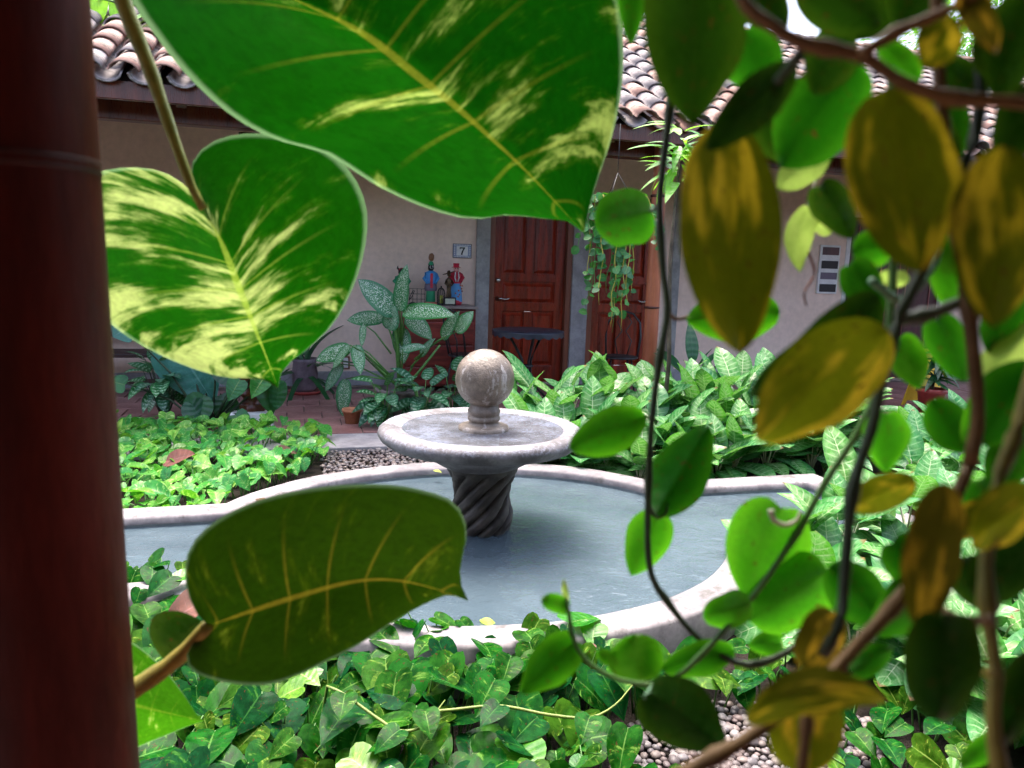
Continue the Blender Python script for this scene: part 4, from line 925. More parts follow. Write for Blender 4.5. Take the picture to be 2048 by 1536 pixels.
# silver veined plants
sv = leafset('leaf', 'broad', M['silver'], 4, rows=10, half=2, droop=.35, fold=.22, wave=.018)
def rosette(name, label, group, loc, n, H_, L_, meshes, stemmat, seed, lean=(0, 0), elev=(25, 75), cat='plant', pet=.5, petr=.006, bias=0.0):
    r = random.Random(seed); t = thing(name, label, cat, loc, 0, group); st = MB()
    for i in range(n):
        f = i / max(1, n - 1); az = i*2.39996 + r.uniform(-.35, .35)
        if bias and r.random() < bias: az = math.pi + r.gauss(0, .8)
        el = rad(elev[1] + (elev[0] - elev[1])*f + r.uniform(-10, 10)); hh = H_*(1.0 - .55*f)*r.uniform(.8, 1.1)*pet*1.6
        d = Vector((math.sin(az)*math.cos(el), math.cos(az)*math.cos(el), math.sin(el)))
        base = Vector((lean[0]*hh, lean[1]*hh, 0)) + Vector((d.x*.4, d.y*.4, 1)).normalized()*hh
        ld = Vector((d.x, d.y, d.z - .25)).normalized(); nrm = Vector((-d.x*.6, -d.y*.6 - .35, 1))
        L = L_*r.uniform(.75, 1.15)
        inst('leaf', r.choice(meshes), t, frame(base, ld, nrm, L, r.uniform(.85, 1.15)))
        st.tube([Vector((0, 0, 0)), base*.5 + Vector((0, 0, .02)), base, base + ld*L*.06], [petr, petr*.8, petr*.6, petr*.35], 6)
    st.build('stalks', stemmat, t); return t
backbed = [(-.02, 5.15), (.45, 4.95), (.9, 4.85), (1.35, 4.95), (1.9, 5.25), (2.5, 5.6), (2.9, 6.3), (2.4, 6.3), (1.5, 6.05), (.8, 5.85), (.25, 5.75), (-.02, 5.45)]
k = 0
for x, y in scatter(backbed, .17, 80, 3, 12000):
    v_ = (HI @ Vector((x, y, 0))).y; tall = .30 + .42*min(1, max(0, (y - 4.75 - .2*x)/.9))
    rosette('silver_vein_plant', landmark(x, y, [(.05, 5.3, 'silver veined leafy plant just behind the fountain bowl'), (.5, 5.0, 'silver veined leafy plant low at the far pool rim'), (.45, 5.7, 'tall silver veined leafy plant in front of the round table'), (1.0, 5.8, 'tall silver veined leafy plant below the hanging plant'), (1.2, 5.1, 'silver veined leafy plant at the corner of pool and right channel'), (1.6, 5.9, 'tall silver veined leafy plant around the cane pole'), (2.0, 5.4, 'silver veined leafy plant behind the right channel'), (2.5, 6.1, 'tall silver veined leafy plant between cane pole and maroon door')]), 'silver veined plants behind the pool', (x, y, -.05), 11, tall, .30, sv, M['stem_pale'], 100 + k, elev=(15, 72), bias=.45); k += 1
rightbed = [(1.25, 3.30), (1.55, 3.48), (2.3, 3.66), (3.0, 3.7), (3.0, 2.3), (2.2, 2.1), (1.55, 2.2), (1.2, 2.6), (1.12, 3.0)]
for x, y in scatter(rightbed, .20, 58, 5, 9000):
    rosette('silver_vein_plant', landmark(x, y, [(1.3, 3.2, 'silver veined leafy plant leaning over the round pool rim'), (1.9, 3.5, 'silver veined leafy plant along the near rim of the right channel'), (1.4, 2.4, 'silver veined leafy plant beside the near pebbles'), (2.4, 2.6, 'silver veined leafy plant deep in the right bed, away from the water'), (2.8, 3.5, 'silver veined leafy plant at the end of the right channel')]), 'silver veined plants beside the channel', (x, y, -.05), 11, .30 + .26*min(1, max(0, (y - 2.95)/.45)), .28, sv, M['stem_pale'], 300 + k, elev=(10, 70), bias=.3); k += 1
farright = [(2.55, 4.7), (3.2, 4.9), (4.1, 5.3), (4.6, 6.2), (3.4, 6.1), (2.8, 5.5)]
for x, y in scatter(farright, .26, 24, 6, 9000):
    rosette('silver_vein_plant', landmark(x, y, [(2.8, 5.0, 'silver veined leafy plant behind the end of the right channel'), (3.6, 5.8, 'silver veined leafy plant before the yellow floor sign'), (4.3, 5.8, 'silver veined leafy plant before the potted palm')]), 'silver veined plants in the far right bed', (x, y, -.05), 10, .38, .30, sv, M['stem_pale'], 500 + k, elev=(15, 70), bias=.35); k += 1

# speckled dumb cane: leaves placed one by one
sk = leafset('leaf', 'broad', M['speckle'], 3, rows=10, half=2, droop=.2, fold=.2, wave=.012)
c0 = at_z(800, 838, 0); DY = c0.y
t = thing('speckled_dumb_cane', 'tall dumb cane with large white speckled leaves by the dresser', 'plant', (c0.x, DY, 0))
st = MB()
top = at_Y(792, 640, DY); 
leaves = [(792, 628, 722, 556, 54), (800, 622, 808, 532, 34), (768, 640, 692, 630, 38), (778, 660, 786, 612, 40), (806, 625, 905, 622, 44), (812, 632, 868, 672, 44), (885, 678, 912, 622, 30), (912, 664, 944, 622, 32), (800, 655, 808, 722, 38),
          (728, 648, 721, 692, 16), (712, 690, 722, 746, 28), (702, 698, 628, 712, 42), (684, 728, 648, 782, 24), (692, 758, 682, 834, 32), (842, 712, 862, 676, 22), (700, 690, 660, 735, 24), (806, 700, 850, 690, 22)]
r = random.Random(4)
for i, (bx, by, tx, ty, w) in enumerate(leaves):
    Yb = DY + r.uniform(-.1, .1); A = at_Y(bx, by, Yb); B = at_Y(tx, ty, Yb + r.uniform(-.15, .02)); d = B - A; L = d.length
    wid = w * Yb / FPX / (.54 * L)
    inst('leaf', sk[i % 3], t, frame(A - c0, d, (r.uniform(-.3, .3), -.8, .7), L, wid))
    anchor = Vector((c0.x + (A.x - c0.x)*.25, DY, max(.35, A.z - .25))); st.tube([anchor - c0, anchor.lerp(A, .6) - c0 + Vector((0, 0, .03)), A - c0, A.lerp(B, .06) - c0], [.009, .007, .005, .003], 6)
st.build('stalks', M['stem_green'], t)
q = MB(); q.tube([Vector((0, 0, .25)), top - c0 - Vector((0, 0, .05)), top - c0 + Vector((0, 0, .02))], [.022, .018, .01], 8); q.tube([Vector((.02, 0, .25)), at_Y(712, 690, DY) - c0], [.016, .008], 8); q.tube([Vector((.03, 0, .25)), at_Y(880, 690, DY) - c0], [.016, .009], 8); q.build('cane', M['stem_green'], t)
q = MB(); q.lathe([(0, 0), (.13, 0), (.15, .04), (.19, .16), (.2, .24), (.215, .25), (.215, .28), (.19, .28), (.18, .24), (0, .24)], 0, 0, 28, mod=lambda a, z: 1 + .02*math.sin(a*12)); q.build('pot', M['stonepot'], t)
# silver dark aglaonema around it
fe = leafset('leaf', 'lance', M['feather'], 4, rows=8, half=2, droop=.35, fold=.2, wave=.015)
fe = leafset('leaf', 'broad', M['feather'], 4, rows=8, half=2, droop=.45, fold=.2, wave=.015)
k = 0
for px, py, nn in ((770, 852, 22), (845, 850, 24), (905, 838, 16)):
    p = at_z(px, py, 0); ag = rosette('silver_evergreen', 'bushy dark green plant with silver marked drooping leaves beside the fountain', 'silver marked plants under the dumb cane', (p.x, p.y, 0), nn, .50, .20, fe, M['stem_green'], 700 + k, elev=(-35, 65), bias=.4, petr=.005); k += 1
p = at_z(704, 846, 0); t = thing('clay_pot', 'small plain terracotta pot on the corridor floor edge', 'pot', (p.x, p.y, 0))
q = MB(); q.lathe([(0, 0), (.055, 0), (.075, .10), (.085, .10), (.085, .125), (.07, .125), (.062, .09), (0, .09)], 0, 0, 24); q.build('body', M['clay'], t)
q = MB(); q.lathe([(0, .088), (.064, .092)], 0, 0, 20); q.build('earth', M['soil'], t)
# strap leaved plant in a pot with a saucer
ss = leafset('leaf', 'strap', M['darkleaf'], 3, rows=10, half=1, droop=.9, fold=.2, wave=.0)
p = at_z(610, 786, 0); t = rosette('strap_leaved_plant', 'dark plant with long drooping strap leaves in a potted stand by the wall', None, (p.x, p.y, 0), 20, .38, .50, ss, M['stem_dark'], 801, elev=(10, 80), pet=.6)
q = MB(); q.lathe([(0, .02), (.10, .02), (.12, .06), (.13, .2), (.115, .32), (.14, .36), (.12, .36), (.10, .33), (0, .33)], 0, 0, 26); q.build('pot', M['purplepot'], t)
q = MB(); q.lathe([(0, 0), (.15, 0), (.17, .03), (.16, .035), (.12, .018), (0, .018)], 0, 0, 26); q.build('saucer', M['redpot'], t)
# plants before the bench
hl_ = leafset('leaf', 'heart', M['bluegreen'], 2, rows=10, half=3, droop=.2, fold=.15, wave=.03)
mg = leafset('leaf', 'heart', M['midleaf'], 2, rows=8, half=2, droop=.2, fold=.2, wave=.02); dg = leafset('leaf', 'round', M['darkleaf'], 2, rows=8, half=2, droop=.2, fold=.2, wave=.02)
c0 = at_z(420, 862, -.05); Yp = c0.y
t = thing('elephant_ear_plant', 'plant with broad blue green heart leaves and dark lower leaves before the bench', 'plant', c0); st = MB()
for i, (bx, by, tx, ty, w, ms) in enumerate([(352, 690, 428, 808, 120, hl_), (250, 660, 225, 672, 60, hl_), (230, 640, 212, 660, 60, hl_), (535, 745, 500, 795, 46, mg), (480, 760, 455, 800, 44, mg), (520, 740, 545, 830, 40, dg), (440, 790, 470, 850, 50, dg), (410, 790, 380, 845, 60, dg), (470, 830, 500, 868, 46, mg), (455, 850, 440, 875, 40, dg), (560, 760, 550, 820, 36, dg), (495, 720, 540, 760, 46, dg), (430, 730, 470, 770, 40, dg), (380, 800, 410, 860, 50, dg), (250, 770, 215, 760, 40, mg)]):
    Y = Yp + random.Random(i).uniform(-.12, .15); A = at_Y(bx, by, Y); B = at_Y(tx, ty, Y - .06); d = B - A; L = d.length
    inst('leaf', ms[i % 2], t, frame(A - c0, d, (.1, -1, .55), L, (w*Y/FPX)/(.86*L)))
    st.tube([Vector((0, 0, 0)), (A - c0)*.5 + Vector((0, .05, .06)), A - c0 + Vector((0, .02, .01)), A - c0], [.012, .009, .005, .004], 6)
st.build('stalks', M['stem_dark'], t)
p = at_z(330, 850, -.05); rosette('silver_evergreen', 'bushy plant with small silver green drooping leaves before the slatted bench', None, (p.x, p.y, -.05), 40, .75, .17, fe, M['stem_dark'], 811, elev=(-50, 70), bias=.2, petr=.004)
p = at_z(225, 900, -.05); t = rosette('pale_leaf_plant', 'upright plant with yellow green leaves beside the bamboo post', None, (p.x - .03, p.y, -.05), 5, .16, .22, leafset('leaf', 'broad', M['limeleaf'], 2, droop=.1), M['stem_green'], 812, elev=(50, 85))
# potted dracaena by the maroon door
ll = leafset('leaf', 'lance', M['darkleaf'], 3, rows=8, half=1, droop=.4, fold=.2, wave=.0)
p = at_z(1858, 826, 0); t = thing('potted_palm', 'potted dark green palm with narrow leaves in a red pot by the maroon door', 'plant', (p.x, p.y, 0))
q = MB(); q.lathe([(0, 0), (.10, 0), (.13, .22), (.145, .22), (.145, .26), (.12, .26), (.11, .21), (0, .21)], 0, 0, 24); q.build('pot', M['redpot'], t)
q = MB(); q.tube([(0, 0, .2), (.02, 0, .45), (.06, 0, .62)], [.014, .012, .008], 7); q.tube([(0, 0, .2), (-.02, 0, .4)], [.012, .008], 7); q.build('trunk', M['bark'], t)
r = random.Random(9)
for i in range(46):
    z = r.uniform(.32, .66); az = r.uniform(0, 6.28); el = r.uniform(-.5, .9); d = (math.cos(az)*math.cos(el), math.sin(az)*math.cos(el), math.sin(el))
    inst('leaf', r.choice(ll), t, frame((.02 + (z - .4)*.15, 0, z), d, (0, -.3, 1), r.uniform(.18, .30), .8))
# plants behind the right bed and lime leaved shrub in front of the eaves
p = at_Y(1390, 690, 6.9); rosette('grassy_plant', 'dark narrow leaved plant in front of the wall right of the doors', None, (p.x, 6.9, -.02), 22, .75, .34, ll, M['stem_dark'], 820, elev=(0, 75))
p = at_Y(1372, 300, 5.3); t = thing('lime_shrub', 'tall thin shrub with drooping lime green leaves rising before the eaves', 'shrub', (p.x, 5.5, -.05))
q = MB(); q.tube([(0, 0, 0), (.02, 0, .8), (-.02, 0, 1.5), (.0, 0, 2.2)], [.018, .016, .013, .008], 7); q.build('trunk', M['bark'], t)
lm = leafset('leaf', 'lance', M['limeleaf'], 3, rows=8, half=1, droop=.6, fold=.15, wave=.0)
r = random.Random(12)
for i in range(45):
    z = r.uniform(2.0, 2.40); az = r.uniform(0, 6.28); el = r.uniform(-.7, .9); d = (math.cos(az)*math.cos(el), math.sin(az)*math.cos(el), math.sin(el))
    inst('leaf', r.choice(lm), t, frame((d[0]*.03, d[1]*.03, z), d, (0, -.3, 1), r.uniform(.16, .34), .9))
# hanging string plant
hb = at_Y(1232, 418, 6.3); t = thing('hanging_plant', 'hanging basket plant with long trailing leafy strands before the second door', 'hanging plant', hb)
q = MB(); q.sphere((0, 0, -.02), .17, 20, 10, sc=(1, 1, .75), mod=lambda n_: (1 + .05*mnoise.noise(n_*6)) if n_.z < .3 else .94); q.build('basket', M['coir'], t)
for a in (0, 2.1, 4.2): q = MB(); q.tube([(math.cos(a)*.15, math.sin(a)*.15, .05), (0, 0, .28)], .003, 5); q.build('wire', M['black'], t)
q = MB(); ez = (HM @ RP(0, .1, -.06)).z; q.tube([(0, 0, .28), (0, 0, 2.50 - hb.z)], .003, 5); q.build('wire', M['black'], t)
sl = leafset('leaf', 'round', M['midleaf'], 3, rows=5, half=1, droop=.1, fold=.2, wave=0)
r = random.Random(6)
strands = [(1172, 560), (1168, 480), (1182, 600), (1196, 610), (1205, 500), (1178, 640), (1222, 655), (1228, 668), (1235, 640), (1240, 660), (1218, 620), (1250, 560), (1262, 590), (1232, 600), (1290, 480), (1305, 500), (1318, 470), (1212, 585), (1246, 610), (1160, 500), (1190, 540), (1226, 630)]
for i, (ex, ey) in enumerate(strands):
    e = at_Y(ex, ey, 6.3 + r.uniform(-.12, .12)) - hb; a = math.atan2(r.uniform(-1, 1), e.x); s0 = Vector((e.x*.5 + .06*math.copysign(1, e.x), r.uniform(-.13, .13), .10)); lip = Vector((e.x*.85, s0.y*1.3, -.02 + r.uniform(-.05, .05)))
    ptsS = [Vector((s0.x*.5, s0.y*.5, .06)), s0, lip]
    nseg = max(3, int(abs(e.z)/.12))
    for j in range(1, nseg + 1):
        f = j / nseg; ptsS.append(Vector((lip.x + (e.x - lip.x)*f + r.uniform(-.018, .018), lip.y + r.uniform(-.018, .018), lip.z + (e.z - lip.z)*f)))
    cs = catmull(ptsS, 22); q = MB(); q.tube(cs, [.0042]*18 + [.0035, .003, .0025, .0015], 5); s_ = q.build('strand', M['stem_green'] if i % 3 else M['stem_yellow'], t)
    for j in range(2, 22, 2 if i % 4 else 1):
        if j > 12 and r.random() < .25: continue
        d = (r.uniform(-1, 1), r.uniform(-1, .3), r.uniform(-.9, .3)); inst('leaf', r.choice(sl), s_, frame(cs[j], d, (r.uniform(-1, 1), -1, .5), r.uniform(.045, .085), 1))
# fallen leaves
for px, py, z, lb, mk, sz in ((962, 1238, WZ + .004, 'yellow green leaf floating on the pool water before the column', 'vine_pale', .075), (868, 940, RZ + .012, 'yellow green leaf fallen on the far pool rim', 'vine_pale', .06), (515, 997, RZ + .012, 'dry pinkish leaf lying on the pool rim beside the left bed', 'deadleaf', .08), (1180, 1288, RZ + .012, 'little brown leaf lying on the near pool rim', 'deadleaf', .03)):
    p = at_z(px, py, z); o = inst('fallen_leaf', leaf_mesh('fallen_leaf', 'ovate', M[mk], droop=.1, fold=.1), None, frame(p, (.7, -.5, .0), (0, 0, 1), sz)); tag(o, lb, 'leaf')
for px, py in ((330, 925),):
    p = at_z(px, py, .12); o = inst('fallen_leaf', leaf_mesh('fallen_leaf', 'ovate', M['deadleaf'], droop=.1, fold=.3), None, frame(p, (.8, -.2, .35), (-.3, -.6, 1), .22)); tag(o, 'large brown dead leaf lying on the pale pothos', 'leaf')

# trees beyond the roof
def tree(loc, h, rx, rz, n, label, seed, mat, ls=.22):
    r = random.Random(seed); t = thing('garden_tree', label, 'tree', loc)
    q = MB(); q.tube([(0, 0, 0), (.1, 0, h*.3), (0, .1, h*.6), (.1, 0, h*.85)], [.2, .16, .12, .05], 10)
    cl = []
    for i in range(14):
        a = r.uniform(0, 6.28); rr_ = r.uniform(.2, 1)**.5; c = Vector((math.cos(a)*rx*rr_*.8, math.sin(a)*rx*rr_*.8, h*.72 + r.uniform(-1, 1)*rz*.8)); cl.append((c, r.uniform(.35, .6)*rx))
        q.tube([(0, .05, h*.5), (c*.55 + Vector((0, 0, h*.2))), c], [.07, .05, .02], 6)
    q.build('trunk', M['bark'], t); f = MB()
    for i in range(n):
        c, cr = cl[i % 14]; d = Vector((r.gauss(0, 1), r.gauss(0, 1), r.gauss(0, 1))).normalized(); p = c + d*cr*r.uniform(.4, 1.05); ld = Vector((d.x + r.uniform(-.8, .8), d.y + r.uniform(-.8, .8), d.z*.4 + r.uniform(-.9, .3)))
        m = frame(p, ld, Vector((r.uniform(-.6, .6), r.uniform(-.6, .6), 1)), ls*r.uniform(.6, 1.3))
        f.add([m @ Vector(v) for v in ((0, 0, 0), (.26, .4, .05), (0, 1, -.15), (-.26, .4, .05), (0, .45, 0))], [(0, 1, 4), (1, 2, 4), (2, 3, 4), (3, 0, 4)], True, 0, [(.5, 0), (1, .4), (.5, 1), (0, .4), (.5, .45)])
    f.build('crown', mat, t); return t
tree((-4.5, 13.5, 0), 7.2, 2.6, 1.6, 5200, 'broad green tree rising behind the left end of the roof', 1, M['treeleaf'])
tree((1.5, 15.5, 0), 8.4, 2.8, 1.7, 5200, 'green tree rising behind the middle of the roof', 2, M['treeleaf'])
tree((10.5, 17.5, 0), 7.6, 3.0, 1.7, 5200, 'green tree rising behind the right end of the roof', 3, M['treeleaf'])
# broad leaved climber leaning over the roof at the left
p = at_Y(255, 45, 6.6); t = thing('banana_plant', 'bright lime broad leaved plant hanging over the roof tiles at the left', 'plant', (p.x - .3, 7.6, 0)); o0 = Vector((p.x - .3, 7.6, 0))
bl = leafset('leaf', 'broad', M['limeleaf'], 3, rows=12, half=3, droop=.25, fold=.15, wave=.03)
hx = (HI @ p).x; bst = [HM @ v - o0 for v in (Vector((hx, 3.2, 0)), Vector((hx, 3.2, 4.9)), Vector((hx, 2.75, 5.45)), RP(hx, 4.4, .24), RP(hx, 2.6, .22), RP(hx, 1.35, .24))]
q = MB(); q.tube(catmull(bst, 40), [.05 - .0009*k_ for k_ in range(40)], 8); q.build('trunk', M['stem_green'], t)
r = random.Random(14)
for i, (bx, by, tx, ty, Y) in enumerate([(330, 20, 175, 55, 6.7), (290, -20, 350, 90, 6.8), (200, -40, 190, 40, 6.9), (380, 20, 300, 80, 6.9), (420, 0, 380, 110, 7.2), (150, 10, 250, 50, 7.0), (240, -30, 230, 55, 6.9)]):
    A = at_Y(bx, by, Y); B = at_Y(tx, ty, Y - .1); d = B - A; inst('leaf', bl[i % 3], t, frame(A - o0, d, (.1, -.6, 1), d.length, .8)); q = MB(); q.tube([bst[-1] if i % 2 else bst[-2], (bst[-1] + A - o0)*.5 + Vector((0, 0, .05)), A - o0], [.012, .009, .007], 6); q.build('leaf_stalk', M['stem_green'], t)

# ================================================================== FOREGROUND: post, climbing pothos and trailing vines hung from the near eaves
pr = .042; pe = at_Y(214, 768, .42); t = thing('bamboo_post', 'thick dark red brown bamboo post carrying the near corridor roof', 'post', (pe.x - pr + .0185, .42, 0)); t.rotation_euler[1] = -.0145
q = MB(); hs_ = [0, .4, .8, 1.2, 1.6, 2.0, 2.72]; q.tube([(0, 0, z) for z in hs_], [pr*1.04, pr*1.02, pr*1.01, pr, pr*.99, pr*.98, pr*.97], 40); q.build('cane', M['bamboo_red'], t)
for py in (322, 1900):
    z = at_Y(100, py, .40).z; q = MB(); q.lathe([(pr*.96, z - .006), (pr*1.015, z - .003), (pr*.985, z), (pr*1.015, z + .003), (pr*.96, z + .006)], 0, 0, 40); q.build('node', M['node'], t)

def px_grid(left, right, mid, depth, rows, half, fold=.02, cup=.0, wav=.0, seed=0):
    """leaf between two traced edges; depth(s) metres along the lens axis; fold bends the halves away from the midrib"""
    Lp = catmull([(x, y, 0) for x, y in left], rows + 1); Rp = catmull([(x, y, 0) for x, y in right], rows + 1); Mp = catmull([(x, y, 0) for x, y in mid], rows + 1)
    V = []; UV = []
    for i in range(rows + 1):
        s = i / rows
        for c in range(-half, half + 1):
            a = abs(c) / half; e = Lp[i] if c < 0 else Rp[i]; p = Mp[i].lerp(e, a)
            bow = Vector(((Mp[i] - Mp[max(0, i-1)]).y, 0, 0)) * 0
            wdt = (e - Mp[i]).length * depth(s) / FPX
            d = depth(s) + fold * wdt * a * (1.3 if c < 0 else .8) - cup * wdt * a * a + wav * a * math.sin(s * 8 + seed + (2 if c > 0 else 0))
            V.append(at_d(p.x, p.y, d)); UV.append((.5 + .5 * c / half, s))
    n = 2*half + 1; F = [(i*n+k, i*n+k+1, (i+1)*n+k+1, (i+1)*n+k) for i in range(rows) for k in range(n-1)]
    return V, F, UV, [at_d(p.x, p.y, depth(i / rows) - .0012) for i, p in enumerate(Mp)]
def traced(parent, org, left, right, mid, depth, mat, rib, rows=26, half=10, ribr=.0025, **kw):
    V, F, UV, R_ = px_grid(left, right, mid, depth, rows, half, **kw)
    q = MB(); q.add([v - org for v in V], F, True, 0, UV); o = q.build('leaf', mat, parent)
    return o
def stalk(parent, org, pts, radii_px, d0, d1, mat, name='petiole', seg=10, n=None):
    P = catmull([(x, y, 0) for x, y in pts], n or max(8, len(pts)*4)); k = len(P); q = MB(); W = []; Rr = []
    for i, p in enumerate(P):
        f = i / (k - 1); d = d0 + (d1 - d0)*f; W.append(at_d(p.x, p.y, d) - org)
        Rr.append((.82 if name == 'stem' else 1.0) * (radii_px[0] + (radii_px[1] - radii_px[0])*f) * .5 * d / FPX * (1 + .05*math.sin(i*1.7) + (.38 if name == 'stem' and i % 9 == 4 else 0) + (.12 if name == 'stem' and i % 9 in (3, 5) else 0)))
    for first in (True, False):                                # stems that leave the picture run on up to the eaves
        py_ = pts[0][1] if first else pts[-1][1]
        if py_ <= -600:
            e = W[0] if first else W[-1]; up = [Vector((e.x + .01*math.sin(k_*2.1), e.y + .008*math.cos(k_*1.7), e.z + (2.66 - e.z)*k_/6)) for k_ in range(1, 7)]; rr_ = (Rr[0] if first else Rr[-1])
            if first: W = up[::-1] + W; Rr = [rr_]*6 + Rr
            else: W = W + up; Rr = Rr + [rr_]*6
    q.tube(W, Rr, seg); return q.build(name, mat, parent)
org = at_d(150, 900, .62); org = Vector((org.x, org.y, 0))
cp = thing('climbing_pothos', 'climbing pothos with huge variegated leaves reaching out beside the bamboo post', 'plant', org)
# climbing stem behind the post, up to the roof
q = MB(); q.tube([(.0, .0, 0), (.005, .01, .8), (-.005, 0, 1.5), (.0, .0, 2.42)], .009, 10); q.build('stem', M['stem_green'], cp)
big = lambda a, b_: (lambda s: a + (b_ - a)*s)
traced(cp, org, [(545, -20), (470, -110), (350, -110), (262, -20), (300, 55), (360, 135), (430, 205), (500, 255), (570, 285), (640, 302), (690, 330), (760, 375), (850, 415), (940, 438), (1010, 430), (1090, 437), (1130, 440), (1150, 452), (1168, 466)],
       [(545, -20), (640, -130), (800, -210), (1000, -220), (1150, -160), (1228, -40), (1246, 80), (1243, 180), (1222, 280), (1195, 360), (1178, 420), (1168, 466)],
       [(545, -20), (640, 25), (740, 78), (830, 150), (900, 205), (980, 275), (1060, 350), (1130, 425), (1168, 466)], big(.50, .57), M['big_pothos'], M['rib_gold'], 34, 12, .0042, fold=.25, cup=.05, wav=.004, seed=1)
traced(cp, org, [(405, 415), (372, 372), (320, 342), (250, 335), (185, 350), (140, 400), (128, 500), (165, 590), (230, 655), (300, 700), (380, 735), (450, 755), (510, 757), (540, 764), (556, 777)],
       [(405, 415), (384, 370), (386, 322), (420, 286), (480, 268), (560, 270), (640, 292), (692, 332), (726, 390), (735, 455), (716, 550), (672, 640), (622, 692), (575, 728), (560, 752), (556, 777)],
       [(405, 415), (445, 490), (480, 580), (512, 662), (536, 722), (556, 777)], big(.60, .66), M['pale_pothos'], M['rib_light'], 30, 10, .0028, fold=.20, cup=.08, wav=.003, seed=3)
traced(cp, org, [(415, 1252), (388, 1218), (370, 1160), (378, 1100), (420, 1050), (500, 1006), (600, 980), (700, 969), (790, 970), (860, 984), (908, 1004), (931, 1045), (932, 1085), (921, 1130), (923, 1170), (937, 1202)],
       [(415, 1252), (385, 1288), (372, 1318), (390, 1345), (450, 1365), (520, 1371), (580, 1358), (650, 1325), (720, 1288), (790, 1242), (850, 1208), (900, 1190), (937, 1202)],
       [(415, 1252), (500, 1224), (600, 1192), (700, 1165), (780, 1160), (860, 1175), (937, 1202)], big(.47, .50), M['under_pothos'], M['rib_gold'], 30, 10, .0030, fold=-.18, cup=-.05, wav=.002, seed=5)
traced(cp, org, [(140, 1390), (165, 1310), (240, 1276), (310, 1320), (365, 1385), (390, 1425), (407, 1442)], [(140, 1390), (165, 1490), (240, 1505), (310, 1480), (370, 1455), (407, 1442)], [(140, 1390), (240, 1405), (330, 1425), (407, 1442)], big(.70, .74), M['bright_pothos'], M['stem_green'], 20, 7, .002, fold=.1)
traced(cp, org, [(402, 1240), (360, 1222), (312, 1228), (298, 1262), (312, 1300), (340, 1335)], [(402, 1240), (408, 1280), (385, 1320), (340, 1335)], [(402, 1240), (370, 1275), (340, 1335)], big(.50, .53), M['vine_dark'], M['stem_dark'], 14, 5, .001, fold=.1)
stalk(cp, org, [(205, -140), (245, 0), (300, 140), (345, 270), (382, 370), (407, 418)], (42, 17), .56, .598, M['petiole'])
stalk(cp, org, [(415, 1252), (360, 1312), (300, 1357), (225, 1402), (140, 1440)], (26, 52), .468, .56, M['stem_yellow'])
stalk(cp, org, [(545, -20), (480, -70), (380, -150)], (34, 44), .498, .52, M['stem_yellow'])

VS = {
 'e': ([(0, 0), (.20, .04), (.37, .17), (.47, .36), (.46, .56), (.34, .78), (.15, .94), (0, 1.0)]),
 'h': ([(0, 0), (.22, -.05), (.42, .08), (.50, .30), (.44, .55), (.28, .79), (.10, .95), (0, 1.0)]),
 'r': ([(0, 0), (.30, .02), (.48, .24), (.50, .50), (.42, .76), (.22, .94), (0, 1.0)]),
}
def vleaf(parent, org, b_, tp, w, d0, d1, mat, shape='e', bend=0.0, fold=.25, rib='stem_green', wl=1.0, wr=1.0):
    A = Vector((b_[0], b_[1], 0)); B = Vector((tp[0], tp[1], 0)); ax = B - A; L = ax.length; ax.normalize(); pn = Vector((-ax.y, ax.x, 0))
    mid = [A + ax*L*k + pn*bend*L*4*k*(1-k) for k in (0, .25, .5, .75, 1)]
    rj = random.Random(int(b_[0]*7 + tp[1]))
    def side(sg, m): return [tuple((A + ax*L*y + pn*(bend*L*4*y*(1-y)*(1 if 0 < y < 1 else 0) + sg*x*w*m*rj.uniform(.92, 1.07)))[:2]) for x, y in VS[shape]]
    traced(parent, org, side(-1, wl), side(1, wr), [tuple(p[:2]) for p in mid], lambda s: d0 + (d1 - d0)*s, M[mat], M[mat], 18, 7, .0006, fold=fold*rj.uniform(.5, 1.5), cup=.15*fold, wav=.0012, seed=rj.uniform(0, 6))

def vine(label, x):
    o = Vector((at_d(x, -300, .3).x, at_d(x, -300, .3).y, 0)); return thing('trailing_vine', label, 'vine', o), o
# A: slender vine with single leaves hanging clear of the others
vA, oA = vine('slender trailing vine with rounded leaves hanging clear before the silver veined plants', 1350)
stalk(vA, oA, [(1372, -620), (1365, -300), (1352, 0), (1340, 210), (1326, 330), (1319, 420), (1326, 540), (1335, 620), (1319, 720), (1303, 850), (1296, 1000), (1300, 1140), (1340, 1210), (1390, 1270), (1450, 1315), (1500, 1330), (1560, 1312), (1597, 1288)], (22, 15), .40, .36, M['stem_dark'], 'stem', n=80)
for L_ in (((1303, 422), (1190, 452), 116, .40, .42, 'vine_green', 'r'), ((1292, 830), (1138, 897), 98, .385, .36, 'vine_bright', 'e'), ((1312, 1030), (1418, 852), 118, .38, .40, 'vine_green', 'e'), ((1318, 1032), (1262, 1152), 92, .39, .40, 'vine_bright', 'h'), ((1470, 1300), (1322, 1338), 78, .365, .35, 'vine_bright', 'e'), ((1562, 1284), (1495, 1290), 54, .37, .36, 'vine_bright', 'h'), ((1560, 622), (1372, 640), 112, .42, .40, 'vine_bright', 'e')):
    vleaf(vA, oA, *L_)
stalk(vA, oA, [(1319, 400), (1312, 415), (1300, 424)], (10, 7), .40, .40, M['stem_dark']); stalk(vA, oA, [(1334, 622), (1350, 637), (1374, 634), (1392, 618)], (9, 7), .398, .41, M['stem_brown']); stalk(vA, oA, [(1297, 1010), (1312, 1034), (1330, 1028), (1334, 1005)], (9, 6), .38, .385, M['stem_dark']); stalk(vA, oA, [(1303, 840), (1290, 830)], (9, 7), .384, .385, M['stem_green'])
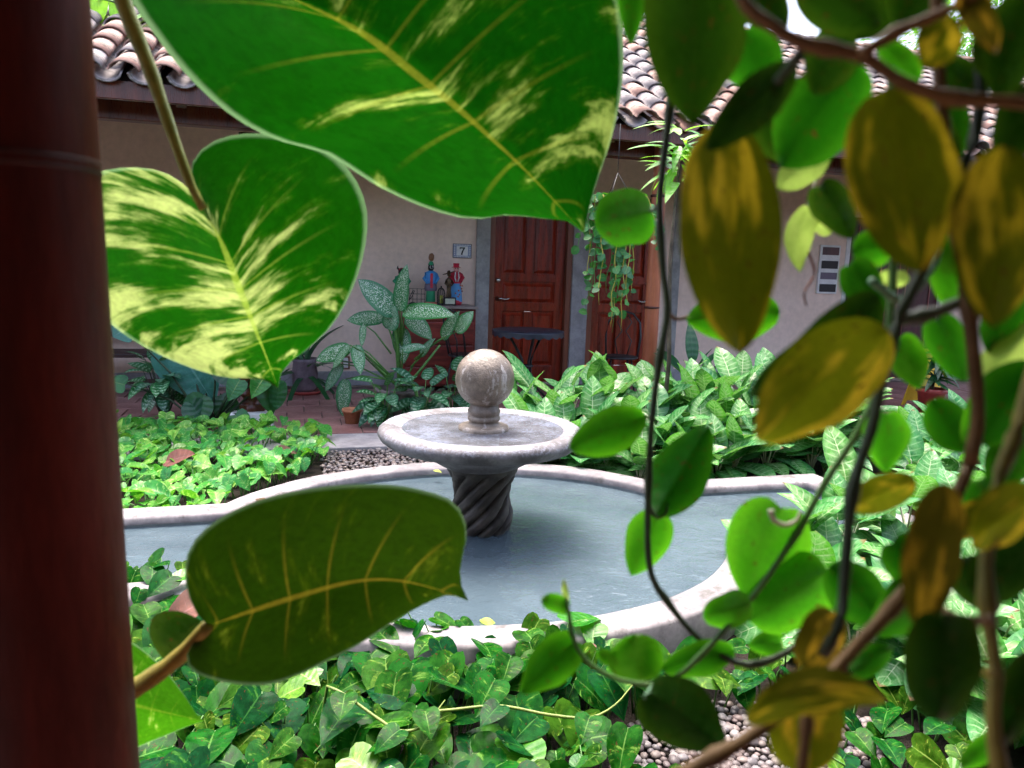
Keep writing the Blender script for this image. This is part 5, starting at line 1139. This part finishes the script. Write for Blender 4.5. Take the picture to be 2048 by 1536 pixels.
# B: rising shoot, its stem crossing towards the lower middle
vB, oB = vine('waxy green vine shoot curling up at its tip before the near pool rim', 1720)
stalk(vB, oB, [(1760, -620), (1775, -200), (1790, 300), (1775, 700), (1722, 850), (1652, 962), (1590, 1072), (1500, 1200), (1400, 1312), (1340, 1362), (1290, 1368), (1235, 1358), (1180, 1328), (1148, 1285), (1140, 1240), (1132, 1195)], (30, 9), .30, .36, M['stem_green'], 'stem', n=70)
for L_ in (((1148, 1282), (1042, 1388), 92, .36, .345, 'vine_bright', 'h'), ((1280, 1362), (1268, 1268), 112, .36, .37, 'vine_bright', 'r'), ((1138, 1216), (1082, 1198), 40, .36, .355, 'vine_bright', 'r'), ((1134, 1212), (1127, 1158), 15, .36, .36, 'stem_blue_leaf', 'e'), ((1236, 1322), (1192, 1306), 32, .37, .37, 'vine_bright', 'r'), ((1300, 1385), (1452, 1498), 138, .33, .32, 'vine_dark', 'h'), ((1562, 1015), (1488, 1192), 172, .33, .36, 'vine_bright', 'h'), ((1655, 1140), (1498, 1242), 150, .34, .36, 'vine_bright', 'r'), ((1502, 1208), (1406, 1234), 74, .34, .35, 'vine_bright', 'r')):
    if L_[5] == 'stem_blue_leaf': L_ = L_[:5] + ('vine_pale',) + L_[6:]
    vleaf(vB, oB, *L_)
stalk(vB, oB, [(1330, 1362), (1305, 1375), (1288, 1398)], (14, 8), .34, .33, M['stem_blue']); stalk(vB, oB, [(1541, 1020), (1548, 1040), (1570, 1050), (1592, 1042), (1602, 1022)], (12, 7), .32, .32, M['stem_pale'], 'tendril')
# C: the big yellow leaf and its branches in the middle of the tangle
vC, oC = vine('tangled vine with a large glowing yellow leaf and brown stems', 1780)
stalk(vC, oC, [(1985, -620), (1975, -200), (1965, 120), (1950, 270), (1900, 400), (1850, 530), (1805, 620), (1772, 720), (1745, 850), (1705, 980), (1692, 1120), (1680, 1240), (1645, 1312)], (34, 26), .25, .24, M['stem_dark'], 'stem', n=60)
stalk(vC, oC, [(1940, 930), (1880, 1060), (1805, 1190), (1710, 1295), (1640, 1372), (1570, 1420), (1490, 1480), (1420, 1518), (1340, 1560)], (30, 36), .24, .22, M['stem_brown'], 'stem'); stalk(vC, oC, [(1620, 1385), (1612, 1460), (1600, 1560)], (26, 26), .22, .22, M['stem_brown'], 'stem')
stalk(vC, oC, [(1790, 640), (1860, 628), (1935, 598)], (34, 26), .25, .24, M['stem_dark'], 'stem'); stalk(vC, oC, [(1740, 560), (1800, 600), (1850, 560), (1880, 500)], (18, 14), .27, .28, M['stem_blue'], 'stem')
stalk(vC, oC, [(1652, 318), (1632, 370), (1612, 430)], (12, 10), .36, .37, M['stem_pale']); stalk(vC, oC, [(1615, 500), (1629, 545), (1609, 585), (1613, 612)], (6, 4), .37, .37, M['tendril'], 'tendril')
for L_ in (((1778, 660), (1512, 880), 190, .235, .215, 'vine_yellow', 'e', .03), ((1758, 592), (1500, 792), 150, .26, .25, 'vine_dark', 'e', -.10), ((1798, 678), (1842, 778), 84, .33, .32, 'vine_bright', 'h'), ((1772, 826), (1772, 945), 98, .29, .30, 'vine_bright', 'h'), ((1832, 962), (1688, 1014), 84, .28, .27, 'vine_yellow', 'e'),
           ((1672, 1225), (1605, 1338), 96, .24, .24, 'vine_brown', 'r'), ((1490, 1440), (1775, 1402), 100, .215, .21, 'vine_olive', 'e', -.14), ((1600, 1395), (1622, 1548), 158, .23, .22, 'vine_yellow', 'r'), ((1778, 492), (1704, 502), 80, .30, .30, 'vine_bright', 'r'), ((1622, 418), (1600, 545), 62, .36, .36, 'vine_pale', 'h', .12), ((1640, 470), (1660, 430), 44, .365, .36, 'vine_pale', 'e'),
           ((1790, 540), (1788, 575), 60, .33, .33, 'vine_pale', 'r'), ((1745, 600), (1755, 570), 40, .3, .3, 'vine_bright', 'r'), ((1660, 1130), (1770, 1250), 120, .30, .30, 'vine_green', 'e'), ((1850, 1180), (1740, 1270), 110, .27, .28, 'vine_green', 'h')):
    vleaf(vC, oC, *L_)
# D: olive and brown leaves hanging from the thick brown stem across the top
vD, oD = vine('thick brown vine stem across the top with hanging olive leaves', 1650)
stalk(vD, oD, [(2300, 240), (2048, 206), (1900, 196), (1800, 162), (1722, 112), (1610, 88), (1545, 52), (1480, -10), (1440, -200), (1450, -620)], (32, 34), .19, .21, M['stem_brown'], 'stem', n=50); stalk(vD, oD, [(1722, 108), (1800, 62), (1900, 18), (1980, -30)], (30, 22), .195, .19, M['stem_brown'], 'stem'); stalk(vD, oD, [(1600, 110), (1540, 180), (1460, 255)], (26, 14), .205, .24, M['stem_dark'])
for L_ in (((1448, 240), (1480, 708), 218, .25, .235, 'vine_olive', 'e'), ((1390, -90), (1384, 250), 218, .23, .24, 'vine_dark', 'h'), ((1592, 125), (1412, 300), 100, .215, .22, 'vine_dark', 'e'), ((1720, 125), (1560, 335), 180, .27, .28, 'vine_green', 'e'), ((1655, 290), (1555, 378), 80, .34, .33, 'vine_pale', 'e'), ((1775, 175), (1838, 545), 250, .20, .195, 'vine_olive', 'e'), ((1905, 190), (1872, 345), 110, .27, .26, 'vine_green', 'e'), ((1895, 330), (1848, 412), 56, .32, .31, 'vine_pale', 'e'),
           ((1600, -60), (1760, 50), 170, .24, .25, 'vine_dark', 'e'), ((1480, -40), (1575, 60), 120, .25, .25, 'vine_dark', 'h'), ((1840, 160), (1755, 78), 66, .30, .30, 'vine_bright', 'e'), ((1905, 30), (1848, 140), 96, .20, .20, 'vine_olive', 'e'), ((1920, -50), (1992, 108), 80, .19, .19, 'vine_brown', 'e'), ((1480, 60), (1540, 190), 130, .27, .28, 'vine_green', 'e'), ((1760, -40), (1700, 80), 150, .30, .30, 'vine_dark', 'h'), ((1850, -60), (1800, 60), 140, .25, .25, 'vine_dark', 'e'), ((1880, 120), (1960, 200), 90, .25, .25, 'vine_dark', 'e'), ((1260, -120), (1262, 90), 60, .33, .33, 'vine_green', 'e')):
    vleaf(vD, oD, *L_)
# E: dark olive leaves down the right edge
vE, oE = vine('heavy vine with dark olive leaves and yellow stems hanging at the outer edge', 1990)
stalk(vE, oE, [(1860, -620), (1870, -100), (1890, 330), (1930, 560), (1946, 700), (1956, 830), (1940, 930)], (26, 34), .24, .24, M['stem_brown'], 'stem', n=40); stalk(vE, oE, [(2120, -620), (2130, 0), (2110, 500), (2040, 840), (1996, 960), (1972, 1110), (1976, 1230), (1990, 1340), (1986, 1450), (2006, 1580)], (26, 36), .22, .20, M['stem_olive'], 'stem', n=60); stalk(vE, oE, [(1985, 1240), (1930, 1240), (1880, 1215)], (28, 16), .19, .2, M['stem_brown'], 'stem'); stalk(vE, oE, [(1985, 1340), (1960, 1340), (1950, 1240)], (14, 14), .19, .2, M['stem_yellow'])
for L_ in (((2005, 290), (1985, 655), 200, .195, .19, 'vine_olive', 'e'), ((1905, 470), (1898, 620), 96, .28, .29, 'vine_bright', 'e'), ((1892, 965), (1838, 1265), 128, .20, .195, 'vine_brown', 'e'), ((1892, 1225), (1878, 1442), 158, .185, .18, 'vine_dark', 'r'), ((2090, 985), (1945, 1098), 120, .20, .20, 'vine_yellow', 'e', .1), ((2080, 730), (1955, 888), 150, .25, .25, 'vine_green', 'e'), ((2060, 650), (1960, 768), 90, .28, .28, 'vine_pale', 'e'), ((2080, 1080), (1945, 1190), 130, .22, .22, 'vine_dark', 'r'), ((1998, 1470), (1920, 1538), 60, .27, .27, 'vine_bright', 'e'), ((2070, 1300), (2010, 1490), 110, .21, .2, 'vine_dark', 'e'), ((2060, -20), (1990, 200), 130, .20, .2, 'vine_dark', 'e'), ((2070, 170), (2000, 330), 110, .23, .23, 'vine_dark', 'e'), ((1960, 960), (2010, 1090), 120, .26, .27, 'vine_green', 'h'), ((2040, 860), (1990, 990), 100, .27, .27, 'vine_green', 'e'), ((1960, 1000), (1920, 1080), 60, .26, .26, 'vine_olive', 'e')):
    vleaf(vE, oE, *L_)
# more leaves filling the curtain of vines
for v_, o_, L_ in ((vD, oD, ((1690, 50), (1630, 190), 110, .26, .27, 'vine_dark', 'e')), (vD, oD, ((1820, 215), (1915, 335), 110, .25, .26, 'vine_dark', 'e')), (vD, oD, ((1640, 372), (1706, 478), 86, .30, .31, 'vine_dark', 'h')), (vC, oC, ((1905, 410), (1845, 525), 96, .28, .29, 'vine_green', 'e')), (vE, oE, ((1965, 370), (1905, 478), 90, .26, .26, 'vine_dark', 'e')), (vC, oC, ((1700, 530), (1768, 628), 84, .29, .29, 'vine_green', 'h')),
                   (vE, oE, ((2045, 470), (1985, 630), 110, .24, .25, 'vine_dark', 'e')), (vE, oE, ((1872, 640), (1932, 765), 92, .29, .30, 'vine_green', 'h')), (vE, oE, ((2045, 560), (1975, 705), 100, .28, .28, 'vine_green', 'e')), (vE, oE, ((1862, 800), (1932, 905), 92, .29, .29, 'vine_green', 'e')), (vE, oE, ((1990, 790), (1925, 885), 80, .27, .28, 'vine_bright', 'h')), (vE, oE, ((1925, 1115), (1995, 1225), 100, .25, .25, 'vine_dark', 'e')),
                   (vC, oC, ((1785, 1085), (1862, 1185), 96, .28, .28, 'vine_green', 'h')), (vC, oC, ((1700, 1345), (1785, 1292), 70, .26, .26, 'vine_green', 'e')), (vD, oD, ((1960, 60), (2040, 170), 110, .24, .24, 'vine_dark', 'e')), (vD, oD, ((1850, 250), (1915, 170), 80, .29, .29, 'vine_green', 'e')), (vD, oD, ((1520, 200), (1600, 330), 110, .29, .30, 'vine_dark', 'e'))):
    vleaf(v_, o_, *L_)
